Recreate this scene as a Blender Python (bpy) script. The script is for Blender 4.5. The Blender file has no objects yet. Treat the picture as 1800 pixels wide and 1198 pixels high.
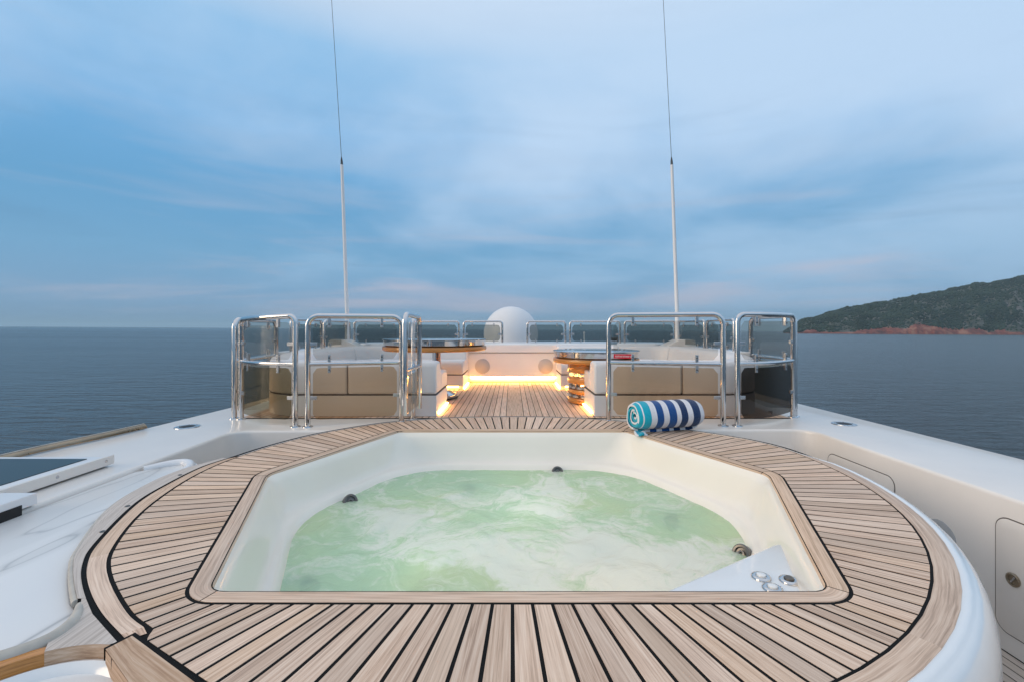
import bpy, bmesh, math, random
from mathutils import Vector, Matrix, noise
R = math.radians
random.seed(7)
sc = bpy.context.scene
col = sc.collection

# ------------------------------------------------------------------ camera, sky, sun, exposure
# yacht frame: x to the right, y forward, z up, z = 0 on the teak round the tub
EYE = 0.85
cam = bpy.data.cameras.new('camera'); cam.lens = 16; cam.sensor_width = 36
cam.shift_y = -22 / 1800; cam.clip_start = 0.05; cam.clip_end = 60000
co = bpy.data.objects.new('camera', cam); col.objects.link(co)
co.location = (0, 0, EYE); co.rotation_euler = (R(90), 0, 0)
sc.camera = co
SUN_EL, SUN_AZ = 17, 248          # azimuth measured clockwise from +y
w = bpy.data.worlds.new('World'); sc.world = w; w.use_nodes = True
sc.view_settings.view_transform = 'Standard'; sc.view_settings.look = 'None'
sc.view_settings.exposure = 0.0; sc.view_settings.gamma = 1.0
sc.view_settings.use_curve_mapping = False
sc.render.engine = 'CYCLES'
sc.cycles.transparent_max_bounces = 48; sc.cycles.max_bounces = 14; sc.cycles.glossy_bounces = 6


def s2l(r, g, b):
    f = lambda c: (c / 255 / 12.92) if c <= 10 else ((c / 255 + 0.055) / 1.055) ** 2.4
    return (f(r), f(g), f(b), 1)


def nn(nt, typ, **kw):
    n = nt.nodes.new(typ)
    for k, v in kw.items():
        if k.startswith('_'):
            setattr(n, k[1:], v)
        else:
            n.inputs[k.replace('__', ' ')].default_value = v
    return n


def lk(nt, a, b): nt.links.new(a, b)


def math_n(nt, op, a, b=None, c=None, clamp=False):
    n = nt.nodes.new('ShaderNodeMath'); n.operation = op; n.use_clamp = clamp
    for i, v in enumerate((a, b, c)):
        if v is None: continue
        if isinstance(v, (int, float)): n.inputs[i].default_value = v
        else: lk(nt, v, n.inputs[i])
    return n.outputs[0]


def mixc(nt, fac, a, b, mode='MIX'):
    n = nt.nodes.new('ShaderNodeMix'); n.data_type = 'RGBA'; n.blend_type = mode
    for s, v in ((n.inputs[0], fac), (n.inputs[6], a), (n.inputs[7], b)):
        if isinstance(v, (int, float, tuple)): s.default_value = v
        else: lk(nt, v, s)
    return n.outputs[2]


def ramp(nt, fac, stops, interp='LINEAR'):
    n = nt.nodes.new('ShaderNodeValToRGB'); cr = n.color_ramp; cr.interpolation = interp
    while len(cr.elements) > 1: cr.elements.remove(cr.elements[-1])
    cr.elements[0].position = stops[0][0]; cr.elements[0].color = stops[0][1]
    for p, c in stops[1:]:
        e = cr.elements.new(p); e.color = c
    lk(nt, fac, n.inputs[0])
    return n.outputs[0]


def sky():
    nt = w.node_tree
    nt.nodes.clear()
    out = nt.nodes.new('ShaderNodeOutputWorld'); bg = nt.nodes.new('ShaderNodeBackground')
    lk(nt, bg.outputs[0], out.inputs[0])
    ni = nt.nodes.new('ShaderNodeTexSky'); ni.sky_type = 'NISHITA'; ni.sun_disc = False
    ni.sun_elevation = R(SUN_EL); ni.sun_rotation = R(SUN_AZ); ni.altitude = 10
    nis = mixc(nt, 1.0, ni.outputs[0], (0.06, 0.06, 0.06, 1), 'MULTIPLY')
    tc = nt.nodes.new('ShaderNodeTexCoord')
    sp = nt.nodes.new('ShaderNodeSeparateXYZ'); lk(nt, tc.outputs['Generated'], sp.inputs[0])
    x, y, z = sp.outputs
    # lower sky blue behind the cloud deck, by height above the horizon
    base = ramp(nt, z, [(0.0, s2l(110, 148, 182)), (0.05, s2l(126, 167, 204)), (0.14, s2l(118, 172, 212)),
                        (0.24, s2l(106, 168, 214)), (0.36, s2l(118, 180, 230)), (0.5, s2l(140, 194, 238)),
                        (0.64, (0.92, 0.90, 0.92, 1)), (0.85, (2.15, 1.72, 1.36, 1))])  # unseen zenith made bright and warm, added to light the white deck tops
    den = math_n(nt, 'ADD', math_n(nt, 'MAXIMUM', z, 0.0), 0.16)
    cx = math_n(nt, 'DIVIDE', x, den); cy = math_n(nt, 'DIVIDE', y, den)
    cv = nt.nodes.new('ShaderNodeCombineXYZ'); lk(nt, cx, cv.inputs[0]); lk(nt, cy, cv.inputs[1])
    n1 = nn(nt, 'ShaderNodeTexNoise', Scale=0.75, Detail=8.0, Roughness=0.5, Distortion=0.3); lk(nt, cv.outputs[0], n1.inputs['Vector'])
    # broad bright lavender veil leaning to the upper right
    side = math_n(nt, 'MULTIPLY_ADD', x, 0.50, 0.12)
    up = math_n(nt, 'MULTIPLY_ADD', z, 0.75, -0.10)
    f = math_n(nt, 'ADD', math_n(nt, 'ADD', side, up), math_n(nt, 'MULTIPLY_ADD', n1.outputs[0], 2.3, -0.93))
    mr = nt.nodes.new('ShaderNodeMapRange'); mr.interpolation_type = 'SMOOTHSTEP'
    mr.inputs['From Min'].default_value = 0.0; mr.inputs['From Max'].default_value = 0.85
    mr.inputs['To Max'].default_value = 0.85; lk(nt, f, mr.inputs[0])
    vz = ramp(nt, z, [(0.0, (0.15, 0.15, 0.15, 1)), (0.10, (0.4, 0.4, 0.4, 1)), (0.3, (1, 1, 1, 1))])
    veil = math_n(nt, 'MULTIPLY', mr.outputs[0], vz)
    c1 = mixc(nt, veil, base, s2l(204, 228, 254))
    # streaky layered cloud low down
    cs = nt.nodes.new('ShaderNodeCombineXYZ'); lk(nt, x, cs.inputs[0]); lk(nt, math_n(nt, 'MULTIPLY', z, 9.0), cs.inputs[2]); lk(nt, y, cs.inputs[1])
    n2 = nn(nt, 'ShaderNodeTexNoise', Scale=1.7, Detail=8.0, Roughness=0.56, Distortion=0.5); lk(nt, cs.outputs[0], n2.inputs['Vector'])
    low = ramp(nt, z, [(0.0, (0.7, 0.7, 0.7, 1)), (0.05, (1, 1, 1, 1)), (0.16, (0.6, 0.6, 0.6, 1)), (0.45, (0.12, 0.12, 0.12, 1))])
    m2 = nt.nodes.new('ShaderNodeMapRange'); m2.interpolation_type = 'SMOOTHSTEP'
    m2.inputs['From Min'].default_value = 0.5; m2.inputs['From Max'].default_value = 0.72; lk(nt, n2.outputs[0], m2.inputs[0])
    c2 = mixc(nt, math_n(nt, 'MULTIPLY', math_n(nt, 'MULTIPLY', m2.outputs[0], low), 0.85), c1, ramp(nt, z, [(0.0, s2l(172, 178, 200)), (0.10, s2l(196, 196, 214)), (0.3, s2l(172, 196, 224))]))
    m3 = nt.nodes.new('ShaderNodeMapRange'); m3.interpolation_type = 'SMOOTHSTEP'
    m3.inputs['From Min'].default_value = 0.46; m3.inputs['From Max'].default_value = 0.28; lk(nt, n2.outputs[0], m3.inputs[0])
    c3 = mixc(nt, math_n(nt, 'MULTIPLY', math_n(nt, 'MULTIPLY', m3.outputs[0], low), 0.35), c2, s2l(84, 124, 166))
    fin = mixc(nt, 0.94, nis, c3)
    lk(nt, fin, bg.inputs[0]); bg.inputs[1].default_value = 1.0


sky()
sl = bpy.data.lights.new('sun', 'SUN'); sl.energy = 1.65; sl.angle = R(32); sl.color = (1.0, 0.77, 0.52)
so = bpy.data.objects.new('sun', sl); col.objects.link(so)
_d = Vector((math.sin(R(SUN_AZ)) * math.cos(R(SUN_EL)), math.cos(R(SUN_AZ)) * math.cos(R(SUN_EL)), math.sin(R(SUN_EL))))
so.rotation_euler = _d.to_track_quat('Z', 'Y').to_euler(); so.location = _d * 50

# ------------------------------------------------------------------ materials
MT = {}


def mat(name):
    m = bpy.data.materials.new(name); m.use_nodes = True
    nt = m.node_tree
    MT[name] = m
    return m, nt, nt.nodes['Principled BSDF']


def simple(name, c, rough=0.5, metal=0.0, coat=0.0, bump=0.0, bscale=60, var=0.0, vscale=3.0, spec=0.5):
    m, nt, b = mat(name)
    b.inputs['Base Color'].default_value = (*c, 1); b.inputs['Roughness'].default_value = rough
    b.inputs['Metallic'].default_value = metal; b.inputs['Coat Weight'].default_value = coat
    b.inputs['Coat Roughness'].default_value = 0.08; b.inputs['Specular IOR Level'].default_value = spec
    tc = nt.nodes.new('ShaderNodeTexCoord')
    if var:
        n = nn(nt, 'ShaderNodeTexNoise', Scale=vscale, Detail=6.0, Roughness=0.6); lk(nt, tc.outputs['Object'], n.inputs['Vector'])
        cc = ramp(nt, n.outputs[0], [(0.3, (*[v * (1 - var) for v in c], 1)), (0.7, (*[min(1, v * (1 + var * 0.6)) for v in c], 1))])
        lk(nt, cc, b.inputs['Base Color'])
        rr = nt.nodes.new('ShaderNodeMapRange'); rr.inputs['To Min'].default_value = rough * 0.75; rr.inputs['To Max'].default_value = rough * 1.3
        lk(nt, n.outputs[0], rr.inputs[0]); lk(nt, rr.outputs[0], b.inputs['Roughness'])
    if bump:
        n = nn(nt, 'ShaderNodeTexNoise', Scale=bscale, Detail=4.0); lk(nt, tc.outputs['Object'], n.inputs['Vector'])
        bp = nn(nt, 'ShaderNodeBump', Strength=bump, Distance=0.01); lk(nt, n.outputs[0], bp.inputs['Height']); lk(nt, bp.outputs[0], b.inputs['Normal'])
    return m


def teak(name, cols, rough=0.62, coat=0.0, gscale=1.0):
    m, nt, b = mat(name)
    uv = nt.nodes.new('ShaderNodeUVMap'); uv.uv_map = 'UVMap'
    at = nt.nodes.new('ShaderNodeAttribute'); at.attribute_name = 'tint'
    ma = nt.nodes.new('ShaderNodeMapping'); ma.inputs['Scale'].default_value = (3.5 * gscale, 150 * gscale, 1)
    lk(nt, uv.outputs[0], ma.inputs[0])
    ad = nt.nodes.new('ShaderNodeVectorMath'); ad.operation = 'MULTIPLY_ADD'
    lk(nt, at.outputs['Color'], ad.inputs[0]); ad.inputs[1].default_value = (37, 91, 53); lk(nt, ma.outputs[0], ad.inputs[2])
    g = nn(nt, 'ShaderNodeTexNoise', Scale=1.0, Detail=6.0, Roughness=0.65, Distortion=0.25); lk(nt, ad.outputs[0], g.inputs['Vector'])
    ma2 = nt.nodes.new('ShaderNodeMapping'); ma2.inputs['Scale'].default_value = (2.5, 9, 1); lk(nt, uv.outputs[0], ma2.inputs[0])
    ad2 = nt.nodes.new('ShaderNodeVectorMath'); ad2.operation = 'MULTIPLY_ADD'
    lk(nt, at.outputs['Color'], ad2.inputs[0]); ad2.inputs[1].default_value = (17, 41, 23); lk(nt, ma2.outputs[0], ad2.inputs[2])
    g2 = nn(nt, 'ShaderNodeTexNoise', Scale=1.0, Detail=5.0, Roughness=0.6); lk(nt, ad2.outputs[0], g2.inputs['Vector'])
    c0, c1, c2, c3 = [(*c, 1) for c in cols]        # dark grain, brown, pale, weathered grey
    a = ramp(nt, g.outputs[0], [(0.36, c0), (0.49, c1), (0.64, c2)])
    sepc = nt.nodes.new('ShaderNodeSeparateColor'); lk(nt, at.outputs['Color'], sepc.inputs[0])
    wf = math_n(nt, 'MULTIPLY', math_n(nt, 'ADD', sepc.outputs[1], g2.outputs[0]), 0.40, clamp=True)
    a = mixc(nt, wf, a, mixc(nt, g.outputs[0], tuple(v * 0.74 for v in c3[:3]) + (1,), tuple(min(1, v * 1.25) for v in c3[:3]) + (1,)))
    hw = math_n(nt, 'POWER', sepc.outputs[2], 3.0)
    a = mixc(nt, math_n(nt, 'MULTIPLY', hw, 0.35), a, mixc(nt, g.outputs[0], tuple(v * 0.8 for v in c1[:2]) + (c1[2] * 0.6, 1), (min(1, c2[0] * 1.0), c2[1] * 0.86, c2[2] * 0.72, 1)))
    br = math_n(nt, 'MULTIPLY_ADD', sepc.outputs[0], 0.28, 0.88)
    vm = nt.nodes.new('ShaderNodeVectorMath'); vm.operation = 'SCALE'; lk(nt, a, vm.inputs[0]); lk(nt, br, vm.inputs['Scale'])
    # occasional warm or dark water stains
    tc = nt.nodes.new('ShaderNodeTexCoord')
    st = nn(nt, 'ShaderNodeTexNoise', Scale=2.6, Detail=5.0, Roughness=0.6); lk(nt, tc.outputs['Object'], st.inputs['Vector'])
    sf = nt.nodes.new('ShaderNodeMapRange'); sf.inputs['From Min'].default_value = 0.60; sf.inputs['From Max'].default_value = 0.75
    sf.inputs['To Max'].default_value = 0.35; lk(nt, st.outputs[0], sf.inputs[0])
    fc = mixc(nt, sf.outputs[0], vm.outputs[0], tuple(v * 0.62 for v in c1[:3]) + (1,))
    lk(nt, fc, b.inputs['Base Color'])
    b.inputs['Roughness'].default_value = rough; b.inputs['Coat Weight'].default_value = coat
    b.inputs['Specular IOR Level'].default_value = 0.12
    bp = nn(nt, 'ShaderNodeBump', Strength=0.35, Distance=0.0012); lk(nt, g.outputs[0], bp.inputs['Height']); lk(nt, bp.outputs[0], b.inputs['Normal'])
    return m


simple('gelcoat', (0.78, 0.765, 0.76), 0.30, coat=0.3, var=0.05, vscale=1.6)
simple('gelcoat_warm', (0.79, 0.735, 0.68), 0.32, coat=0.3, var=0.05, vscale=1.8)
simple('tub_cream', (0.90, 0.83, 0.73), 0.3, coat=0.6, var=0.03, vscale=2.0)
simple('acrylic_white', (0.80, 0.805, 0.80), 0.16, coat=0.6, var=0.02)
simple('vinyl', (0.74, 0.715, 0.705), 0.5, bump=0.12, bscale=90, var=0.05, vscale=2.5)
simple('seam_dark', (0.12, 0.10, 0.09), 0.8)
simple('rubber', (0.010, 0.010, 0.010), 0.75, bump=0.2, bscale=120, var=0.4, vscale=12, spec=0.12)
simple('steel', (0.64, 0.63, 0.63), 0.07, metal=1.0, var=0.04, vscale=8)
simple('steel_satin', (0.55, 0.55, 0.56), 0.28, metal=1.0, var=0.15, vscale=30)
simple('steel_dark', (0.16, 0.15, 0.14), 0.35, metal=0.7)
simple('black_glass', (0.045, 0.07, 0.085), 0.3, spec=0.1)
simple('black', (0.01, 0.01, 0.011), 0.6)
simple('grey_mesh', (0.42, 0.42, 0.42), 0.7, bump=0.4, bscale=300)
simple('speaker_cloth', (0.50, 0.47, 0.46), 0.7, bump=0.4, bscale=300)
simple('beige_bead', (0.50, 0.46, 0.40), 0.45, var=0.2, vscale=14)
simple('radome', (0.74, 0.74, 0.75), 0.35, var=0.03)
simple('antenna_white', (0.78, 0.79, 0.80), 0.4)
simple('antenna_dark', (0.05, 0.06, 0.07), 0.4)
simple('bronze', (0.33, 0.27, 0.20), 0.28, metal=0.9, var=0.2, vscale=10)
simple('sign_red', (0.60, 0.012, 0.03), 0.4)
simple('sign_white', (0.8, 0.75, 0.75), 0.5)
teak('teak', [(0.33, 0.20, 0.135), (0.66, 0.445, 0.315), (0.83, 0.635, 0.49), (0.69, 0.545, 0.44)])
teak('teak_grey', [(0.30, 0.24, 0.20), (0.50, 0.42, 0.36), (0.62, 0.54, 0.48), (0.55, 0.50, 0.46)])
teak('teak_fresh', [(0.32, 0.17, 0.09), (0.50, 0.31, 0.19), (0.62, 0.44, 0.31), (0.50, 0.40, 0.32)], 0.55)
teak('teak_varnish', [(0.26, 0.09, 0.02), (0.52, 0.22, 0.055), (0.64, 0.31, 0.09), (0.55, 0.24, 0.07)], 0.3, coat=0.7)


def glass(name, tint, gl=1.0, rough=0.02):
    m, nt, b = mat(name)
    nt.nodes.remove(b)
    o = nt.nodes['Material Output']
    t = nt.nodes.new('ShaderNodeBsdfTransparent'); t.inputs[0].default_value = (*tint, 1)
    g = nt.nodes.new('ShaderNodeBsdfGlossy'); g.inputs['Roughness'].default_value = rough
    fr = nn(nt, 'ShaderNodeFresnel', IOR=1.45)
    mx = nt.nodes.new('ShaderNodeMixShader')
    geo = nt.nodes.new('ShaderNodeNewGeometry')      # reflect on the outer skin of the slab only
    front = math_n(nt, 'SUBTRACT', gl, geo.outputs['Backfacing'], clamp=True)
    lk(nt, math_n(nt, 'MULTIPLY', fr.outputs[0], front), mx.inputs[0]); lk(nt, t.outputs[0], mx.inputs[1]); lk(nt, g.outputs[0], mx.inputs[2])
    lk(nt, mx.outputs[0], o.inputs[0])
    return m


# each pane is a closed slab, so light crosses two tinted faces
glass('glass_clear', (0.87, 0.86, 0.84))
glass('glass_far', (0.64, 0.655, 0.64))
glass('glass_bronze', (0.90, 0.80, 0.69))
glass('glass_olive', (0.63, 0.58, 0.47))
glass('glass_dark', (0.33, 0.30, 0.27))


def emis(name, c, s):
    m, nt, b = mat(name)
    b.inputs['Base Color'].default_value = (*c, 1); b.inputs['Emission Color'].default_value = (*c, 1); b.inputs['Emission Strength'].default_value = s
    return m


emis('led', (1.0, 0.52, 0.13), 30.0)
emis('led_table', (1.0, 0.6, 0.18), 3.0)


def m_marble():
    m, nt, b = mat('marble')
    tc = nt.nodes.new('ShaderNodeTexCoord')
    ma = nt.nodes.new('ShaderNodeMapping'); ma.inputs['Rotation'].default_value = (0, 0, R(-24)); ma.inputs['Scale'].default_value = (2.0, 0.36, 1)
    lk(nt, tc.outputs['Object'], ma.inputs[0])
    n0 = nn(nt, 'ShaderNodeTexNoise', Scale=0.9, Detail=3.0, Roughness=0.45); lk(nt, ma.outputs[0], n0.inputs['Vector'])
    ad = nt.nodes.new('ShaderNodeVectorMath'); ad.operation = 'MULTIPLY_ADD'; lk(nt, n0.outputs['Color'], ad.inputs[0]); ad.inputs[1].default_value = (0.55, 0.55, 0.55); lk(nt, ma.outputs[0], ad.inputs[2])
    n1 = nn(nt, 'ShaderNodeTexNoise', Scale=1.7, Detail=2.5, Roughness=0.5); lk(nt, ad.outputs[0], n1.inputs['Vector'])
    v = math_n(nt, 'ABSOLUTE', math_n(nt, 'SUBTRACT', n1.outputs[0], 0.5))
    c = ramp(nt, v, [(0.0, (0.44, 0.44, 0.445, 1)), (0.004, (0.56, 0.56, 0.56, 1)), (0.011, (0.72, 0.71, 0.70, 1)), (0.028, (0.79, 0.78, 0.77, 1)), (0.2, (0.80, 0.79, 0.775, 1))])
    n2 = nn(nt, 'ShaderNodeTexNoise', Scale=1.3, Detail=4.0); lk(nt, ad.outputs[0], n2.inputs['Vector'])
    f = nt.nodes.new('ShaderNodeMapRange'); f.inputs['From Min'].default_value = 0.52; f.inputs['From Max'].default_value = 0.62; f.inputs['To Max'].default_value = 0.4; lk(nt, n2.outputs[0], f.inputs[0])
    lk(nt, mixc(nt, f.outputs[0], c, (0.58, 0.58, 0.56, 1)), b.inputs['Base Color'])
    b.inputs['Roughness'].default_value = 0.3; b.inputs['Specular IOR Level'].default_value = 0.3
m_marble()


def m_sea():
    m, nt, b = mat('sea')
    tc = nt.nodes.new('ShaderNodeTexCoord')
    b.inputs['Base Color'].default_value = (0.028, 0.042, 0.052, 1)
    b.inputs['Roughness'].default_value = 0.16; b.inputs['IOR'].default_value = 1.33
    hs = []
    for sc_, sx, sy, rot, st in ((0.10, 0.5, 1.7, 12, 1.0), (0.42, 0.5, 2.0, -8, 1.1), (1.6, 0.55, 1.7, 20, 0.20)):
        ma = nt.nodes.new('ShaderNodeMapping'); ma.inputs['Scale'].default_value = (sx, sy, 1); ma.inputs['Rotation'].default_value = (0, 0, R(rot))
        lk(nt, tc.outputs['Object'], ma.inputs[0])
        n = nn(nt, 'ShaderNodeTexNoise', Scale=sc_, Detail=4.0, Roughness=0.55, Distortion=0.4); lk(nt, ma.outputs[0], n.inputs['Vector'])
        hs.append(math_n(nt, 'MULTIPLY', n.outputs[0], st))
    h = math_n(nt, 'ADD', math_n(nt, 'ADD', hs[0], hs[1]), hs[2])
    bp = nn(nt, 'ShaderNodeBump', Strength=1.0, Distance=0.9); lk(nt, h, bp.inputs['Height']); lk(nt, bp.outputs[0], b.inputs['Normal'])
    # wind streaks: calmer, paler lanes
    ma = nt.nodes.new('ShaderNodeMapping'); ma.inputs['Scale'].default_value = (0.25, 1.0, 1); lk(nt, tc.outputs['Object'], ma.inputs[0])
    n = nn(nt, 'ShaderNodeTexNoise', Scale=0.008, Detail=4.0); lk(nt, ma.outputs[0], n.inputs['Vector'])
    rr = nt.nodes.new('ShaderNodeMapRange'); rr.inputs['To Min'].default_value = 0.12; rr.inputs['To Max'].default_value = 0.30; lk(nt, n.outputs[0], rr.inputs[0])
    lk(nt, rr.outputs[0], b.inputs['Roughness'])
m_sea()


def m_tubwater():
    m, nt, b = mat('tub_water')
    tc = nt.nodes.new('ShaderNodeTexCoord')
    n0 = nn(nt, 'ShaderNodeTexNoise', Scale=1.6, Detail=3.0, Roughness=0.5); lk(nt, tc.outputs['Object'], n0.inputs['Vector'])
    ad = nt.nodes.new('ShaderNodeVectorMath'); ad.operation = 'MULTIPLY_ADD'; lk(nt, n0.outputs['Color'], ad.inputs[0]); ad.inputs[1].default_value = (1.5, 1.5, 0); lk(nt, tc.outputs['Object'], ad.inputs[2])
    n1 = nn(nt, 'ShaderNodeTexNoise', Scale=2.8, Detail=13.0, Roughness=0.70, Distortion=0.35); lk(nt, ad.outputs[0], n1.inputs['Vector'])
    nr = nn(nt, 'ShaderNodeTexNoise', Scale=2.4, Detail=9.0, Roughness=0.62, Distortion=0.6); lk(nt, ad.outputs[0], nr.inputs['Vector'])
    ridge = math_n(nt, 'SUBTRACT', 1.0, math_n(nt, 'MULTIPLY', math_n(nt, 'ABSOLUTE', math_n(nt, 'SUBTRACT', nr.outputs[0], 0.5)), 9.0), clamp=True)
    foam = nt.nodes.new('ShaderNodeAttribute'); foam.attribute_name = 'foam'
    ff = math_n(nt, 'ADD', math_n(nt, 'MULTIPLY', foam.outputs['Fac'], 0.22), n1.outputs[0])
    ff = math_n(nt, 'ADD', ff, math_n(nt, 'MULTIPLY', ridge, 0.14))
    nb = nn(nt, 'ShaderNodeTexNoise', Scale=42.0, Detail=3.0, Roughness=0.7); lk(nt, tc.outputs['Object'], nb.inputs['Vector'])
    ff = math_n(nt, 'ADD', ff, math_n(nt, 'MULTIPLY', math_n(nt, 'SUBTRACT', nb.outputs[0], 0.5), 0.16))
    fm = nt.nodes.new('ShaderNodeMapRange'); fm.interpolation_type = 'SMOOTHSTEP'
    fm.inputs['From Min'].default_value = 0.52; fm.inputs['From Max'].default_value = 0.80; fm.inputs['To Max'].default_value = 0.92; lk(nt, ff, fm.inputs[0])
    n2 = nn(nt, 'ShaderNodeTexNoise', Scale=0.9, Detail=3.0); lk(nt, tc.outputs['Object'], n2.inputs['Vector'])
    green = ramp(nt, n2.outputs[0], [(0.32, (0.55, 0.77, 0.63, 1)), (0.5, (0.60, 0.79, 0.58, 1)), (0.66, (0.72, 0.82, 0.55, 1))])
    c = mixc(nt, fm.outputs[0], green, (0.92, 0.93, 0.90, 1))
    lk(nt, c, b.inputs['Base Color'])
    b.inputs['Roughness'].default_value = 0.12; b.inputs['IOR'].default_value = 1.33
    n3 = nn(nt, 'ShaderNodeTexNoise', Scale=9.0, Detail=6.0, Roughness=0.6, Distortion=0.8); lk(nt, ad.outputs[0], n3.inputs['Vector'])
    bp = nn(nt, 'ShaderNodeBump', Strength=0.55, Distance=0.02); lk(nt, n3.outputs[0], bp.inputs['Height']); lk(nt, bp.outputs[0], b.inputs['Normal'])
    tl = nt.nodes.new('ShaderNodeBsdfTranslucent'); lk(nt, c, tl.inputs[0])
    tp = nt.nodes.new('ShaderNodeBsdfTransparent'); tp.inputs[0].default_value = (0.80, 0.95, 0.82, 1)
    m1 = nt.nodes.new('ShaderNodeMixShader'); m1.inputs[0].default_value = 0.42
    lk(nt, b.outputs[0], m1.inputs[1]); lk(nt, tl.outputs[0], m1.inputs[2])
    m2 = nt.nodes.new('ShaderNodeMixShader')
    lk(nt, math_n(nt, 'MULTIPLY_ADD', fm.outputs[0], -0.15, 0.16), m2.inputs[0])
    lk(nt, m1.outputs[0], m2.inputs[1]); lk(nt, tp.outputs[0], m2.inputs[2])
    lk(nt, m2.outputs[0], nt.nodes['Material Output'].inputs[0])
m_tubwater()


def m_attr(name, rough, bump, bscale, dist=0.004, sheen=0.0):
    m, nt, b = mat(name)
    at = nt.nodes.new('ShaderNodeAttribute'); at.attribute_name = 'tint'
    tc = nt.nodes.new('ShaderNodeTexCoord')
    n = nn(nt, 'ShaderNodeTexNoise', Scale=bscale, Detail=3.0, Roughness=0.7); lk(nt, tc.outputs['Object'], n.inputs['Vector'])
    v = nt.nodes.new('ShaderNodeVectorMath'); v.operation = 'SCALE'; lk(nt, at.outputs['Color'], v.inputs[0]); lk(nt, math_n(nt, 'MULTIPLY_ADD', n.outputs[0], 0.5, 0.75), v.inputs['Scale'])
    lk(nt, v.outputs[0], b.inputs['Base Color']); b.inputs['Roughness'].default_value = rough
    b.inputs['Sheen Weight'].default_value = sheen; b.inputs['Specular IOR Level'].default_value = 0.2
    bp = nn(nt, 'ShaderNodeBump', Strength=bump, Distance=dist); lk(nt, n.outputs[0], bp.inputs['Height']); lk(nt, bp.outputs[0], b.inputs['Normal'])
m_attr('terry', 0.95, 1.0, 170, 0.006, 0.3)
m_attr('foliage', 0.85, 0.6, 0.6, 0.5)


def m_hill():
    m, nt, b = mat('hill')
    at = nt.nodes.new('ShaderNodeAttribute'); at.attribute_name = 'tint'
    tc = nt.nodes.new('ShaderNodeTexCoord')
    n = nn(nt, 'ShaderNodeTexNoise', Scale=0.035, Detail=8.0, Roughness=0.65); lk(nt, tc.outputs['Object'], n.inputs['Vector'])
    sp = nt.nodes.new('ShaderNodeSeparateColor'); lk(nt, at.outputs['Color'], sp.inputs[0])
    red = ramp(nt, n.outputs[0], [(0.35, (0.06, 0.028, 0.026, 1)), (0.5, (0.20, 0.055, 0.038, 1)), (0.66, (0.33, 0.17, 0.115, 1))])
    soil = ramp(nt, n.outputs[0], [(0.35, (0.035, 0.05, 0.035, 1)), (0.52, (0.06, 0.065, 0.05, 1)), (0.66, (0.17, 0.155, 0.15, 1))])
    f = nt.nodes.new('ShaderNodeMapRange'); f.inputs['From Min'].default_value = 0.42; f.inputs['From Max'].default_value = 0.58
    lk(nt, math_n(nt, 'MULTIPLY_ADD', math_n(nt, 'SUBTRACT', n.outputs[0], 0.5), 0.5, sp.outputs[0]), f.inputs[0])
    lk(nt, mixc(nt, f.outputs[0], soil, red), b.inputs['Base Color']); b.inputs['Roughness'].default_value = 0.9
    bp = nn(nt, 'ShaderNodeBump', Strength=1.0, Distance=6.0); lk(nt, n.outputs[0], bp.inputs['Height']); lk(nt, bp.outputs[0], b.inputs['Normal'])
m_hill()

# ------------------------------------------------------------------ helpers


def tag(o, label=None, cat=None, group=None, kind=None):
    if label: o['label'] = label
    if cat: o['category'] = cat
    if group: o['group'] = group
    if kind: o['kind'] = kind
    return o


def empty(name, loc=(0, 0, 0), rz=0, **kw):
    o = bpy.data.objects.new(name, None); col.objects.link(o); o.location = loc; o.rotation_euler = (0, 0, rz)
    o.empty_display_size = 0.1
    return tag(o, **kw)


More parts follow.
